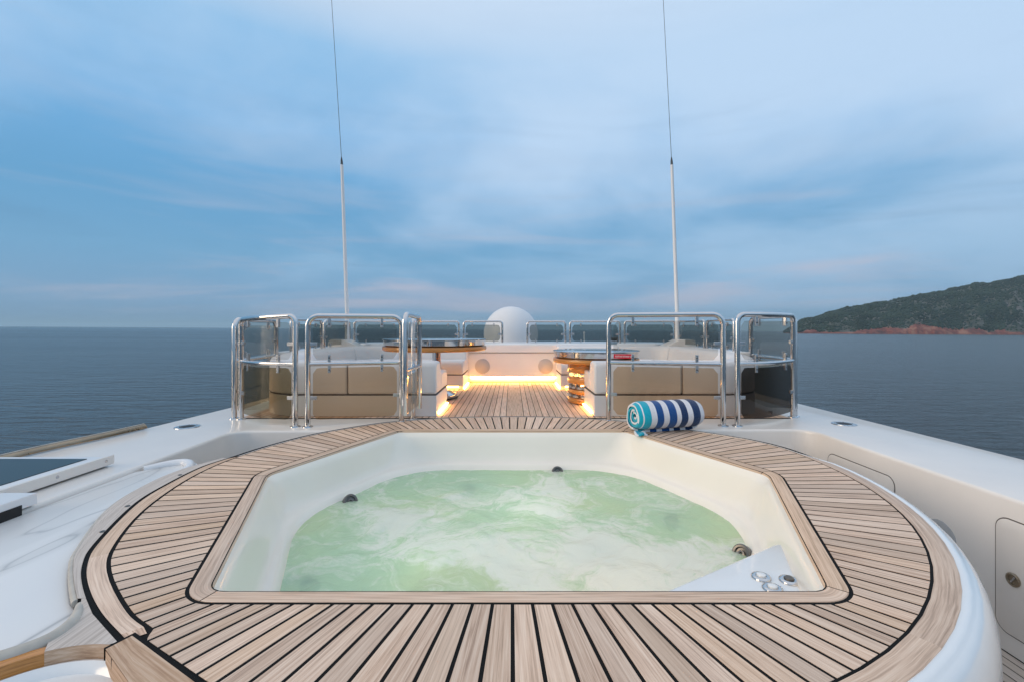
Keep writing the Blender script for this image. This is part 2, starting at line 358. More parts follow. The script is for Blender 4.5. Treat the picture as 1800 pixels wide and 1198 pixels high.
class MB:
    def __init__(s): s.v = []; s.f = []; s.uv = {}; s.t = {}

    def face(s, pts, uv=None, tint=None):
        i = len(s.v); s.v += [tuple(p) for p in pts]; s.f.append(tuple(range(i, i + len(pts))))
        k = len(s.f) - 1
        if uv: s.uv[k] = uv
        if tint: s.t[k] = tint

    def grid(s, rows, close_u=False, close_v=False, tint=None, uvf=None):
        i0 = len(s.v); n = len(rows); m = len(rows[0])
        for r in rows: s.v += [tuple(p) for p in r]
        for a in range(n if close_v else n - 1):
            for b in range(m if close_u else m - 1):
                a2 = (a + 1) % n; b2 = (b + 1) % m
                s.f.append((i0 + a * m + b, i0 + a * m + b2, i0 + a2 * m + b2, i0 + a2 * m + b))
                k = len(s.f) - 1
                if tint: s.t[k] = tint(a, b) if callable(tint) else tint
                if uvf: s.uv[k] = [uvf(a, b), uvf(a, b + 1), uvf(a + 1, b + 1), uvf(a + 1, b)]
        return i0

    def cap(s, pts, tint=None): s.face(pts, tint=tint)

    def box(s, x0, x1, y0, y1, z0, z1, tint=None):
        P = [(x, y, z) for z in (z0, z1) for y in (y0, y1) for x in (x0, x1)]
        i = len(s.v); s.v += P
        for q in ((0, 2, 3, 1), (4, 5, 7, 6), (0, 1, 5, 4), (2, 6, 7, 3), (0, 4, 6, 2), (1, 3, 7, 5)):
            s.f.append(tuple(i + a for a in q))
            if tint: s.t[len(s.f) - 1] = tint

    def tube(s, pts, r, n=12, closed=False, caps=True):
        pts = [Vector(p) for p in pts]; N = len(pts); rows = []
        up = None
        for i, p in enumerate(pts):
            if closed: t = (pts[(i + 1) % N] - pts[i - 1])
            else: t = pts[min(i + 1, N - 1)] - pts[max(i - 1, 0)]
            t.normalize()
            if up is None:
                up = Vector((0, 0, 1)) if abs(t.z) < 0.9 else Vector((1, 0, 0))
            a = up - t * up.dot(t); a.normalize(); up = a
            b = t.cross(a)
            rr = r[i] if isinstance(r, (list, tuple)) else r
            rows.append([p + (a * math.cos(k * 2 * math.pi / n) + b * math.sin(k * 2 * math.pi / n)) * rr for k in range(n)])
        s.grid(rows, close_u=True, close_v=closed)
        if caps and not closed:
            s.cap(rows[0][::-1]); s.cap(rows[-1])

    def lathe(s, prof, n=32, c=(0, 0, 0), caps=True):
        rows = [[(c[0] + r * math.cos(k * 2 * math.pi / n), c[1] + r * math.sin(k * 2 * math.pi / n), c[2] + z) for k in range(n)] for r, z in prof]
        s.grid(rows, close_u=True)
        if caps:
            if prof[0][0] > 1e-4: s.cap(rows[0][::-1])
            if prof[-1][0] > 1e-4: s.cap(rows[-1])

    def strip(s, A, B, z, tint=None, close=False):
        """flat strip between polylines A and B (same count) with grain running along it"""
        u = 0; n = len(A)
        for i in range(n if close else n - 1):
            j = (i + 1) % n
            a0, a1, b0, b1 = A[i], A[j], B[i], B[j]
            d = (Vector(a1) - Vector(a0)).length; wv = (Vector(a0) - Vector(b0)).length
            s.face([(a0[0], a0[1], z), (b0[0], b0[1], z), (b1[0], b1[1], z), (a1[0], a1[1], z)],
                   uv=[(u, 0), (u, wv), (u + d, wv), (u + d, 0)], tint=tint)
            u += d

    def build(s, name, m, parent=None, smooth=None, bevel=0, bseg=2, merge=True, loc=None, rot=None, **kw):
        me = bpy.data.meshes.new(name); me.from_pydata(s.v, [], s.f)
        if s.t:
            ca = me.color_attributes.new('tint', 'FLOAT_COLOR', 'CORNER')
            for p in me.polygons:
                t = s.t.get(p.index, (0.5, 0.5, 0.5))
                for li in p.loop_indices: ca.data[li].color = (*t, 1)
        if s.uv:
            ul = me.uv_layers.new(name='UVMap')
            for p in me.polygons:
                q = s.uv.get(p.index)
                if q:
                    for k, li in enumerate(p.loop_indices): ul.data[li].uv = q[k]
        me.materials.append(MT[m])
        bm = bmesh.new(); bm.from_mesh(me)
        if merge: bmesh.ops.remove_doubles(bm, verts=bm.verts, dist=1e-5)
        bmesh.ops.recalc_face_normals(bm, faces=bm.faces)
        if smooth:
            for f in bm.faces: f.smooth = True
            for e in bm.edges:
                if len(e.link_faces) == 2 and e.calc_face_angle(0) > R(smooth): e.smooth = False
        bm.to_mesh(me); bm.free()
        o = bpy.data.objects.new(name, me); col.objects.link(o)
        if parent: o.parent = parent
        if loc: o.location = loc
        if rot: o.rotation_euler = rot
        if bevel:
            b = o.modifiers.new('bevel', 'BEVEL'); b.width = bevel; b.segments = bseg; b.limit_method = 'ANGLE'; b.angle_limit = R(40)
            for p in me.polygons: p.use_smooth = True
            b.harden_normals = True
        return tag(o, **kw)


def area2(P): return sum(P[i][0] * P[(i + 1) % len(P)][1] - P[(i + 1) % len(P)][0] * P[i][1] for i in range(len(P)))


def offset_poly(P, d):
    """offset closed ccw polygon outward by d with mitres (vertex count kept)"""
    n = len(P); out = []
    for i in range(n):
        p = Vector(P[i]); a = Vector(P[i - 1]); b = Vector(P[(i + 1) % n])
        e1 = (p - a).normalized(); e2 = (b - p).normalized()
        n1 = Vector((e1.y, -e1.x)); n2 = Vector((e2.y, -e2.x))
        m = n1 + n2
        if m.length < 1e-6: m = n1.copy()
        m.normalize()
        k = max(0.35, m.dot(n1))
        dd = d[i] if isinstance(d, (list, tuple)) else d
        out.append((p.x + m.x * dd / k, p.y + m.y * dd / k))
    return out


def round_poly(P, rad, seg=8, sub=0):
    """round every corner of a closed polygon; sub points are put along each straight"""
    n = len(P); out = []
    for i in range(n):
        p = Vector(P[i]); a = Vector(P[i - 1]); b = Vector(P[(i + 1) % n])
        r = rad[i] if isinstance(rad, (list, tuple)) else rad
        e1 = (a - p).normalized(); e2 = (b - p).normalized()
        if r <= 0:
            out += [(p.x, p.y)] * 1; s1 = s2 = p
        else:
            ang = e1.angle(e2); t = r / math.tan(ang / 2)
            s1 = p + e1 * t; s2 = p + e2 * t
            c = p + (e1 + e2).normalized() * (r / math.sin(ang / 2))
            a1 = math.atan2(s1.y - c.y, s1.x - c.x); a2 = math.atan2(s2.y - c.y, s2.x - c.x)
            da = (a2 - a1 + math.pi) % (2 * math.pi) - math.pi
            for k in range(seg + 1):
                t_ = a1 + da * k / seg
                out.append((c.x + r * math.cos(t_), c.y + r * math.sin(t_)))
        if sub:
            q = Vector(P[(i + 1) % n]); rn = rad[(i + 1) % n] if isinstance(rad, (list, tuple)) else rad
            c2 = Vector(P[(i + 2) % n])
            e3 = (p - q).normalized(); e4 = (c2 - q).normalized()
            tn = rn / math.tan(e3.angle(e4) / 2) if rn > 0 else 0
            s3 = q + e3 * tn
            for k in range(1, sub + 1):
                v = s2 + (s3 - s2) * (k / (sub + 1)); out.append((v.x, v.y))
    return out


def round_path(P, r, seg=6):
    P = [Vector(p) for p in P]; out = [P[0]]
    for i in range(1, len(P) - 1):
        p, a, b = P[i], P[i - 1], P[i + 1]
        e1 = (a - p).normalized(); e2 = (b - p).normalized(); ang = e1.angle(e2)
        if ang > 3.1: out.append(p); continue
        rr = min(r, 0.45 * min((a - p).length, (b - p).length) * math.tan(ang / 2))
        t = rr / math.tan(ang / 2); c = p + (e1 + e2).normalized() * (rr / math.sin(ang / 2))
        v1 = (p + e1 * t) - c; v2 = (p + e2 * t) - c; th = v1.angle(v2)
        for k in range(seg + 1):
            s_ = k / seg
            out.append(c + (v1 * math.sin((1 - s_) * th) + v2 * math.sin(s_ * th)) / math.sin(th))
    out.append(P[-1])
    return out


def catmull(P, seg=5):
    P = [Vector(p) for p in P]; out = []
    for i in range(len(P) - 1):
        p0 = P[i - 1] if i else P[0] * 2 - P[1]; p1 = P[i]; p2 = P[i + 1]; p3 = P[i + 2] if i + 2 < len(P) else P[-1] * 2 - P[-2]
        for k in range(seg):
            t = k / seg
            out.append(0.5 * ((2 * p1) + (p2 - p0) * t + (2 * p0 - 5 * p1 + 4 * p2 - p3) * t * t + (3 * p1 - p0 - 3 * p2 + p3) * t ** 3))
    out.append(P[-1])
    return [tuple(v) for v in out]


def resample(P, n=None, step=None):
    P = [Vector(p) for p in P]; L = [0]
    for a, b in zip(P, P[1:]): L.append(L[-1] + (b - a).length)
    if n is None: n = max(2, int(round(L[-1] / step)) + 1)
    out = []; j = 0
    for k in range(n):
        s_ = L[-1] * k / (n - 1)
        while j < len(P) - 2 and L[j + 1] < s_: j += 1
        t = (s_ - L[j]) / max(1e-9, L[j + 1] - L[j])
        out.append(tuple(P[j] + (P[j + 1] - P[j]) * t))
    return out


def offset_path(P, d):
    """open path offset to its right side by d"""
    n = len(P); out = []
    for i in range(n):
        p = Vector(P[i][:2]); a = Vector(P[max(0, i - 1)][:2]); b = Vector(P[min(n - 1, i + 1)][:2])
        e1 = (p - a).normalized() if i else (b - p).normalized(); e2 = (b - p).normalized() if i < n - 1 else e1
        n1 = Vector((e1.y, -e1.x)); n2 = Vector((e2.y, -e2.x)); m = (n1 + n2).normalized(); k = max(0.4, m.dot(n1))
        out.append((p.x + m.x * d / k, p.y + m.y * d / k))
    return out


def ray_poly(o, d, P):
    best = None; n = len(P)
    for i in range(n):
        ax, ay = P[i]; bx, by = P[(i + 1) % n]; ex, ey = bx - ax, by - ay
        den = d[0] * ey - d[1] * ex
        if abs(den) < 1e-12: continue
        t = ((ax - o[0]) * ey - (ay - o[1]) * ex) / den
        u = ((ax - o[0]) * d[1] - (ay - o[1]) * d[0]) / den
        if t > 0 and -1e-6 <= u <= 1 + 1e-6 and (best is None or t < best): best = t
    return (o[0] + d[0] * best, o[1] + d[1] * best)


def slab(mb, P, z1, z0, r=0.0, seg=4, bottom=False, tint=None):
    """closed outline P extruded from z0 up to z1 with a rounded top edge of radius r"""
    rows = [[(x, y, z0) for x, y in P]]
    if r:
        for k in range(seg + 1):
            a = k / seg * math.pi / 2
            Q = offset_poly(P, -r * (1 - math.cos(a)))
            rows.append([(x, y, z1 - r + r * math.sin(a)) for x, y in Q])
    else: rows.append([(x, y, z1) for x, y in P])
    mb.grid(rows, close_u=True, tint=tint)
    mb.face(rows[-1], tint=tint)
    if bottom: mb.face(rows[0][::-1], tint=tint)


def rtint(): return (random.random(), random.random(), random.random())


# ------------------------------------------------------------------ sea and coast (the yacht lies at a slight heel, so they are tilted in its frame)
HEEL = (R(-0.115), R(0.344), 0)
hm = Matrix.Rotation(HEEL[1], 4, 'Y') @ Matrix.Rotation(HEEL[0], 4, 'X')
SEA = -7.0
mb = MB()
rs = [0, 30, 60, 120, 250, 500, 1000, 2500, 6000, 14000, 30000]
rows = [[(r * math.cos(k * math.pi / 36), r * math.sin(k * math.pi / 36), 0) for k in range(72)] for r in rs[1:]]
mb.grid(rows, close_u=True); mb.face(rows[0])
sea = mb.build('sea', 'sea', kind='structure'); sea.rotation_euler = hm.to_euler(); sea.location = (0, 0, SEA)


def lerp_tab(t, T):
    for (a, va), (b, vb) in zip(T, T[1:]):
        if t <= b: return va + (vb - va) * max(0, (t - a)) / (b - a)
    return T[-1][1]


RIDGE = [(1376, 0), (1392, 9), (1406, 20), (1450, 33), (1494, 44), (1545, 52), (1592, 60), (1646, 71), (1727, 86.5), (1788, 96), (1900, 108), (2050, 112), (2300, 80)]
CLIFF = [(1378, 0), (1410, 2), (1418, 7), (1432, 8), (1440, 2), (1500, 2), (1512, 7), (1530, 9), (1560, 13), (1590, 9), (1613, 23), (1630, 17), (1660, 11), (1700, 9), (1725, 10), (1742, 2), (1752, 8), (1765, 9), (1772, 2), (1792, 3), (1850, 8), (1950, 8), (2300, 8)]
DS, DR = 1400.0, 1820.0


def hill_h(px, D):
    """height above the sea at bearing px, distance D"""
    n1 = noise.noise(Vector((px * 0.012, D * 0.004, 1.0)))
    n2 = noise.fractal(Vector((px * 0.04, D * 0.012, 4.0)), 0.6, 2.0, 4)
    ds = DS + 14 * noise.noise(Vector((px * 0.03, 0, 9))) + 5 * noise.noise(Vector((px * 0.2, 0, 3)))
    hr = lerp_tab(px, RIDGE) * DR / 800.0
    cl = (lerp_tab(px, CLIFF) * (1 + 0.35 * noise.noise(Vector((px * 0.25, 2, 2)))) ) * DS / 800.0 * 0.8
    t = (D - ds) / (DR - ds)
    if t < 0 or px < 1378: return -6.0
    cliff = cl * min(1.0, (D - ds) / 22.0) ** 0.6
    if t <= 1: s_ = math.sin(t * math.pi / 2) ** 1.05
    else: s_ = max(0.0, 1 - ((t - 1) / 1.6) ** 2)
    h = max(cliff, cliff * 0.5 + hr * s_) if t < 0.15 else cliff * 0.5 * max(0, 1 - (t - 0.15) * 1.2) + hr * s_
    h += (n1 * 9 + n2 * 7) * min(1, t * 3) * min(1.0, hr / 80)
    return h


mb = MB()
pxs = [1340 + i * 2.6 for i in range(300)]
Ds = [1370 + 6 * i for i in range(14)] + [1455 + 13 * i for i in range(30)] + [1850 + 45 * i for i in range(16)]
rows = []
for D in Ds:
    rows.append([((px - 900) * D / 800.0, D, hill_h(px, D) - 0.3) for px in pxs])


def ht(a, b):
    x, y, z = rows[a][b]; px = pxs[b]; cl = lerp_tab(px, CLIFF) * DS / 800.0
    red = 1.0 if z < cl * 0.85 + 1 else 0.0
    if 1600 < px < 1700 and D_band(y, 1440, 1500): red = max(red, 0.35)
    return (red, 0, 0)


def D_band(y, a, b): return a < y < b


mb.grid(rows, tint=ht)
hills = mb.build('hills', 'hill', smooth=80, kind='structure'); hills.rotation_euler = hm.to_euler(); hills.location = (0, 0, SEA)
# maquis and pines: one green mass of clumps
ico = []
bmx = bmesh.new(); bmesh.ops.create_icosphere(bmx, subdivisions=1, radius=1.0)
iv = [v.co.copy() for v in bmx.verts]; ifc = [tuple(v.index for v in f.verts) for f in bmx.faces]; bmx.free()
fm = MB(); rnd = random.Random(3)
cnt = 0
while cnt < 17000:
    px = rnd.uniform(1362, 1900); D = DS + 12 + (rnd.random() ** 0.85) * 470
    h = hill_h(px, D); cl = lerp_tab(px, CLIFF) * DS / 800.0 * 0.8
    if h < cl * rnd.uniform(0.9, 1.2) + 1.0: continue
    rp = noise.fractal(Vector((px * 0.018, D * 0.012, 20.0)), 0.6, 2.0, 4)
    if rp > 0.22 and rnd.random() < 0.7: continue
    rr = rnd.uniform(1.8, 4.2) * (1.15 if rp < -0.1 else 0.85)
    g = rnd.random(); k = 0.95 + 0.35 * rnd.random()
    k *= 0.9 + 0.5 * noise.noise(Vector((px * 0.03, D * 0.02, 7)))
    tint = ((0.024 + 0.014 * g) * k, (0.044 + 0.010 * g) * k, (0.040 - 0.006 * g) * k)
    i = len(fm.v); x = (px - 900) * D / 800.0
    rz = rnd.uniform(0.8, 1.35)
    fm.v += [(x + v.x * rr * rnd.uniform(0.8, 1.2), D + v.y * rr, h + rr * 0.45 + v.z * rr * rz * rnd.uniform(0.75, 1.2)) for v in iv]
    for f in ifc:
        fm.f.append(tuple(i + q for q in f)); fm.t[len(fm.f) - 1] = tint
    cnt += 1
fo = fm.build('forest', 'foliage', merge=False, label='dark green maquis and pine scrub covering the headland hill', cat='forest', kind='stuff')
fo.rotation_euler = hm.to_euler(); fo.location = (0, 0, SEA)

# ------------------------------------------------------------------ moulded deck: side decks, well round the tub
DZ = -0.008
XL, XR, YL, YR, FLOOR = -2.33, 2.53, 3.83, 3.886, -0.80
outer = [(3.46, -0.6), (3.37, 3.0), (3.30, 5.27), (3.2, 7.2), (2.9, 9.0), (2.3, 10.6), (0.0, 11.6), (-2.3, 10.6), (-2.85, 9.0), (-3.0, 7.2), (-3.07, 5.04), (-3.17, 3.89), (-3.33, 3.05), (-3.46, -0.6)]
well = [(XL, -0.6), (XL, YL), (XR, YR), (XR, -0.6)]
P = outer + well
rad = [0] + [0.6] * 4 + [0.8] * 3 + [0.6] * 3 + [0.3, 0.3, 0, 0, 0.16, 0.16, 0]
P = round_poly(P, rad, seg=6)
mb = MB(); slab(mb, P, DZ, FLOOR, r=0.022, seg=4)
mb.build('deck', 'gelcoat_warm', smooth=35, kind='structure')
# lower walkway floor, teak laid fore and aft at an angle
mb = MB(); mb.box(XL - 0.02, XR + 0.02, -0.6, YR + 0.02, FLOOR - 0.06, FLOOR - 0.006)
walk = mb.build('walkway_floor', 'rubber', kind='structure')
mb = MB(); x = XL
while x < XR:
    x2 = min(XR - 0.004, x + 0.052); t = rtint(); y = -0.6 + random.uniform(0, 1)
    ys = [-0.6]
    while y < YR: ys.append(y); y += random.uniform(1.3, 2.2)
    ys.append(YR - 0.01)
    for a, b in zip(ys, ys[1:]):
        t = rtint()
        mb.face([(x, a + 0.002, FLOOR - 0.004), (x2, a + 0.002, FLOOR - 0.004), (x2, b - 0.002, FLOOR - 0.004), (x, b - 0.002, FLOOR - 0.004)],
                uv=[(a, 0), (a, .052), (b, .052), (b, 0)], tint=t)
    x += 0.058
mb.build('planking', 'teak_grey', parent=walk)
# aisle between the sofas: fore-and-aft planks with a wide king plank
mb = MB(); mb.box(-2.6, 2.66, 4.34, 7.25, -0.012, -0.005)
aisle = mb.build('aisle_deck', 'rubber', kind='structure')
mb = MB()
edges = [(-0.055, 0.113)]
x = 0.113 + 0.006
while x < 2.6: edges.append((x, x + 0.056)); x += 0.062
x = -0.055 - 0.006
while x > -2.55: edges.append((x - 0.056, x)); x -= 0.062
for a, b in edges:
    y = 4.35; ys = [y]
    while y < 7.2: y += random.uniform(1.2, 2.6); ys.append(min(y, 7.23))
    for c, d in zip(ys, ys[1:]):
        mb.face([(a, c, -0.0022), (b, c, -0.0022), (b, d - .003, -0.0022), (a, d - .003, -0.0022)], uv=[(c, 0), (c, b - a), (d, b - a), (d, 0)], tint=rtint())
mb.build('planking', 'teak', parent=aisle)


# locker doors on the well walls: rounded panel standing proud of a dark seam
def locker(label, frame, w_, h_, r_=0.06, latch=None, loc=(0, 0, 0), rz=0):
    root = empty('locker_door', loc, rz, label=label, cat='locker door', group='flush locker doors in the well walls')
    # local: x along the wall, z up, -y out of the wall
    Q = round_poly([(0, 0), (w_, 0), (w_, h_), (0, h_)], r_, seg=7)
    mb = MB(); Q2 = offset_poly(Q, 0.006)
    mb.grid([[(x, -0.0015, z) for x, z in Q2], [(x, 0.004, z) for x, z in Q2]], close_u=True); mb.face([(x, -0.0015, z) for x, z in Q2])
    mb.build('seal', 'seam_dark', parent=root)
    mb = MB(); Qi = offset_poly(Q, -0.006)
    mb.grid([[(x, 0.0, z) for x, z in Q], [(x, -0.004, z) for x, z in Q], [(x, -0.006, z) for x, z in Qi]], close_u=True); mb.face([(x, -0.006, z) for x, z in Qi])
    mb.build('panel', 'gelcoat_warm', parent=root, smooth=50)
    if latch:
        lm = MB()
        lm.lathe([(0.034, 0.0), (0.034, 0.006), (0.028, 0.010), (0.022, 0.008), (0.020, 0.003), (0.001, 0.002)], 28)
        la = lm.build('latch', 'bronze', parent=root, smooth=40); la.rotation_euler = (R(90), 0, 0); la.location = (latch[0], -0.005, latch[1])
        lm = MB(); lm.box(-0.019, 0.019, -0.004, 0.004, 0.002, 0.007)
        lt = lm.build('latch_handle', 'steel_satin', parent=la, bevel=0.001)
        lt.rotation_euler = (0, 0, R(60))
    return root


locker('low cream locker door in the forward well wall, mostly hidden by the teak', None, 0.40, 0.56, loc=(2.06, YR, -0.70))
locker('long cream locker door in the right well wall beside the teak curve', None, 0.63, 0.56, loc=(XR, 3.64, -0.70), rz=R(-90))
locker('cream locker door with a round bronze latch on the right well wall', None, 0.80, 0.58, latch=(0.085, 0.287), loc=(XR, 2.376, -0.70), rz=R(-90))
mb = MB(); mb.lathe([(0.10, 0.0), (0.10, 0.004), (0.096, 0.007), (0.001, 0.007)], 40)
sp_ = mb.build('wall_speaker', 'grey_mesh', smooth=40, label='round grey speaker grille low on the right well wall', cat='speaker')
sp_.location = (XR, 2.69, -0.38); sp_.rotation_euler = (R(90), 0, R(-90))
# flush fillers on the side decks
for (x, y), lb in (((-2.84, 3.98), 'round steel deck filler with dark centre on the left side deck'), ((2.99, 4.10), 'round steel deck filler with dark centre on the right side deck')):
    root = empty('deck_filler', (x, y, DZ), label=lb, cat='deck filler', group='deck fillers')
    mb = MB(); mb.lathe([(0.098, 0.0), (0.096, 0.005), (0.085, 0.007), (0.062, 0.006), (0.058, 0.002)], 36, caps=False)
    mb.build('flange', 'steel_satin', parent=root, smooth=40)
    mb = MB(); mb.lathe([(0.060, 0.0055), (0.056, 0.0066), (0.001, 0.0066)], 30); mb.build('recess', 'black', parent=root, smooth=40)
    for k in range(6):
        mb = MB(); mb.lathe([(0.005, 0.006), (0.004, 0.0085), (0.0005, 0.009)], 8, c=(0.076 * math.cos(k), 0.076 * math.sin(k), 0))
        mb.build('screw', 'steel_dark', parent=root)
# rubbing rail along the left gunwale
mb = MB()
pth = [(-3.325, 2.2), (-3.30, 3.05), (-3.22, 3.5), (-3.165, 3.90)]
A = resample(catmull(pth, 6), n=24)
B = offset_path(A, 0.045)
prof = [(0, 0.001), (0, 0.026), (0.006, 0.033), (0.022, 0.034), (0.034, 0.028), (0.045, 0.012), (0.045, 0.001)]
rows = []
for i in range(len(A)):
    a = Vector(A[i]); b = Vector(B[i]); d = (b - a).normalized()
    rows.append([(a.x + d.x * o_, a.y + d.y * o_, z) for o_, z in prof])
mb.grid(rows, uvf=lambda a, b: (a * 0.07, b * 0.01), tint=(0.3, 0.6, 0.5)); mb.cap(rows[0]); mb.cap(rows[-1][::-1])
gr = empty('gunwale_rail', (0, 0, 0), label='long weathered brown grab rail along the left gunwale edge', cat='rail')
mb.build('rail', 'bronze', parent=gr, smooth=60)
mb = MB(); mb.tube([(x, y, 0.036) for x, y in offset_path(A, 0.012)], 0.005, 8); mb.build('trim', 'beige_bead', parent=gr, smooth=60)

# raised hatch box on the left side deck
hb = empty('hatch_box', (-2.9, 2.0, 0), label='raised white hatch box with black glass tops on the left deck', cat='hatch')
ZT = 0.052


def lbox(mb, x0, x1, y0, y1, z0, z1): mb.box(x0 + 2.9, x1 + 2.9, y0 - 2.0, y1 - 2.0, z0, z1)


mb = MB(); slab(mb, [(-3.30 + 2.9, 2.225 - 2), (-2.52 + 2.9, 2.225 - 2), (-2.52 + 2.9, 2.84 - 2), (-3.30 + 2.9, 2.84 - 2)], ZT, -0.002, r=0.006)
mb.build('lid', 'gelcoat', parent=hb, smooth=35, label='far lid of the hatch box')
mb = MB(); slab(mb, [(-3.30 + 2.9, 0.2 - 2), (-2.318 + 2.9, 0.2 - 2), (-2.318 + 2.9, 2.221 - 2), (-3.30 + 2.9, 2.221 - 2)], ZT, -0.002, r=0.006)
mb.build('lid', 'gelcoat', parent=hb, smooth=35)
mb = MB(); lbox(mb, -2.519, -2.497, 2.19, 2.86, 0.006, ZT + 0.010); mb.build('side_bar', 'gelcoat_warm', parent=hb, bevel=0.004)
for y in (2.24, 2.5, 2.8):
    mb = MB(); mb.lathe([(0.009, 0), (0.008, 0.003), (0.003, 0.0035), (0.001, 0.002)], 12)
    s_ = mb.build('screw', 'steel_satin', parent=hb); s_.rotation_euler = (0, R(90), 0); s_.location = (-2.497 + 2.9, y - 2, 0.036)
mb = MB(); lbox(mb, -3.28, -2.60, 2.27, 2.785, ZT, ZT + 0.004); mb.build('glass_panel', 'black_glass', parent=hb, bevel=0.0015)
mb = MB(); lbox(mb, -3.28, -2.40, 0.5, 2.13, ZT, ZT + 0.004); mb.build('glass_panel', 'black_glass', parent=hb, bevel=0.0015)
mb = MB(); lbox(mb, -2.317, -2.3145, 0.6, 2.15, -0.032, 0.018); mb.build('vent_slot', 'black', parent=hb)

# ------------------------------------------------------------------ hot tub
tub = empty('hot_tub', (0, 2.6, -0.8), label='large sunken hot tub with cream shell and radial teak surround', cat='hot tub')
TO = Vector((0, -2.6, 0.8))


def tb(mb, name, m, parent=None, **kw):
    """link a part of the tub; children of parts keep their parent's frame"""
    o = mb.build(name, m, parent=parent or tub, **kw)
    if parent is None: o.location = TO
    return o


OPEN = [(-0.985, 1.478), (1.03, 1.478), (1.505, 2.67), (0.955, 3.80), (-0.945, 3.80), (-1.435, 2.67)]
fan = (0.0, 2.5)
op = round_poly(OPEN, [0.075, 0.075, 0.16, 0.06, 0.06, 0.16], seg=8, sub=10)
base_i = offset_poly(OPEN, 0.068)
inn = round_poly(base_i, [0.14, 0.14, 0.22, 0.10, 0.10, 0.22], seg=8, sub=10)
# outer caulk line
pr = [(0.03 + 1.925 * math.cos(R(a)), 2.87 + 1.925 * math.sin(R(a))) for a in range(-92, 1, 4)]
far = catmull([(1.955, 2.87), (1.945, 3.10), (1.90, 3.30), (1.80, 3.48), (1.66, 3.63), (1.46, 3.81), (1.26, 3.99), (1.03, 4.15), (0.65, 4.30), (0.3, 4.375), (0, 4.388), (-0.3, 4.375), (-0.65, 4.315),
               (-1.043, 4.165), (-1.293, 3.977), (-1.562, 3.676), (-1.717, 3.36), (-1.80, 3.1), (-1.842, 2.83), (-1.82, 2.52), (-1.718, 2.125),
               (-1.553, 1.782), (-1.407, 1.593), (-1.159, 1.377), (-1.019, 1.288)], 4)
nearl = [(-1.000, 1.262), (-1.015, 1.246), (-0.739, 1.095), (-0.45, 0.96), (-0.2, 0.93)]
nearl = [(-1.005, 1.243), (-0.739, 1.095), (-0.45, 0.96), (-0.2, 0.93)]
PO = pr + far[1:] + nearl
# caulk bed
mb = MB()
ring = [ray_poly(fan, (math.cos(t), math.sin(t)), PO) for t in [i * math.pi / 180 for i in range(360)]]
ringi = [ray_poly(fan, (math.cos(t), math.sin(t)), op) for t in [i * math.pi / 180 for i in range(360)]]


def widen(P, d): return [(fan[0] + (x - fan[0]) * (1 + d / math.hypot(x - fan[0], y - fan[1])), fan[1] + (y - fan[1]) * (1 + d / math.hypot(x - fan[0], y - fan[1]))) for x, y in P]


cb_o = []
for i, (x, y) in enumerate(ring):
    a = i if i < 180 else i - 360
    d = 0.05
    if -200 < a and (x < -0.95 and y < 2.9): d = 0.075
    cb_o.append((fan[0] + (x - fan[0]) * (1 + d / math.hypot(x - fan[0], y - fan[1])), fan[1] + (y - fan[1]) * (1 + d / math.hypot(x - fan[0], y - fan[1]))))
mb.grid([[(x, y, -0.03) for x, y in ringi], [(x, y, -0.0015) for x, y in ringi], [(x, y, -0.0015) for x, y in cb_o], [(x, y, -0.03) for x, y in cb_o]], close_u=True)
caulk = tb(mb, 'caulking', 'rubber')
# radial planks
inl = Vector
L = [0]
for i in range(len(inn)): L.append(L[-1] + (Vector(inn[(i + 1) % len(inn)]) - Vector(inn[i])).length)


def along(s_):
    s_ %= L[-1]
    for i in range(len(inn)):
        if L[i + 1] >= s_:
            a = Vector(inn[i]); b = Vector(inn[(i + 1) % len(inn)]); t = (s_ - L[i]) / max(1e-9, L[i + 1] - L[i]); return a + (b - a) * t


inn_p = offset_poly(inn, 0.006); PO_c = PO
NP = int(round(L[-1] / 0.0615)); g = 0.0056
po_in = [ray_poly(fan, (math.cos(i * math.pi / 360), math.sin(i * math.pi / 360)), PO) for i in range(720)]
po_in = widen(po_in, -0.0048)
mb = MB()
for k in range(NP):
    s0 = L[-1] * k / NP; s1 = L[-1] * (k + 1) / NP
    ins, outs = [], []
    M = 4
    for q in range(M + 1):
        p = along(s0 + (s1 - s0) * q / M); d = (p - Vector(fan)).normalized(); pe = Vector((-d.y, d.x))
        off = g if q == 0 else (-g if q == M else 0)
        o_ = Vector(fan) + pe * off
        ins.append(ray_poly(o_, d, inn_p)); outs.append(ray_poly(o_, d, po_in))
    t = rtint(); jt = random.uniform(0, 9)
    poly = ins + outs[::-1]
    c = Vector(((ins[0][0] + ins[-1][0]) / 2, (ins[0][1] + ins[-1][1]) / 2)); e = Vector(((outs[0][0] + outs[-1][0]) / 2, (outs[0][1] + outs[-1][1]) / 2))
    ax = (e - c).normalized(); ay = Vector((-ax.y, ax.x))
    uvf = lambda p: ((Vector(p) - c).dot(ax) + jt, (Vector(p) - c).dot(ay))
    z = random.uniform(-0.0004, 0.0004)
    mb.face([(x, y, z) for x, y in poly], uv=[uvf(p) for p in poly], tint=t)
    for i in range(len(poly)):
        a, b = poly[i], poly[(i + 1) % len(poly)]
        mb.face([(a[0], a[1], z), (b[0], b[1], z), (b[0], b[1], -0.006), (a[0], a[1], -0.006)], uv=[uvf(a), uvf(b), uvf(b), uvf(a)], tint=t)
tb(mb, 'radial_planking', 'teak', merge=False)
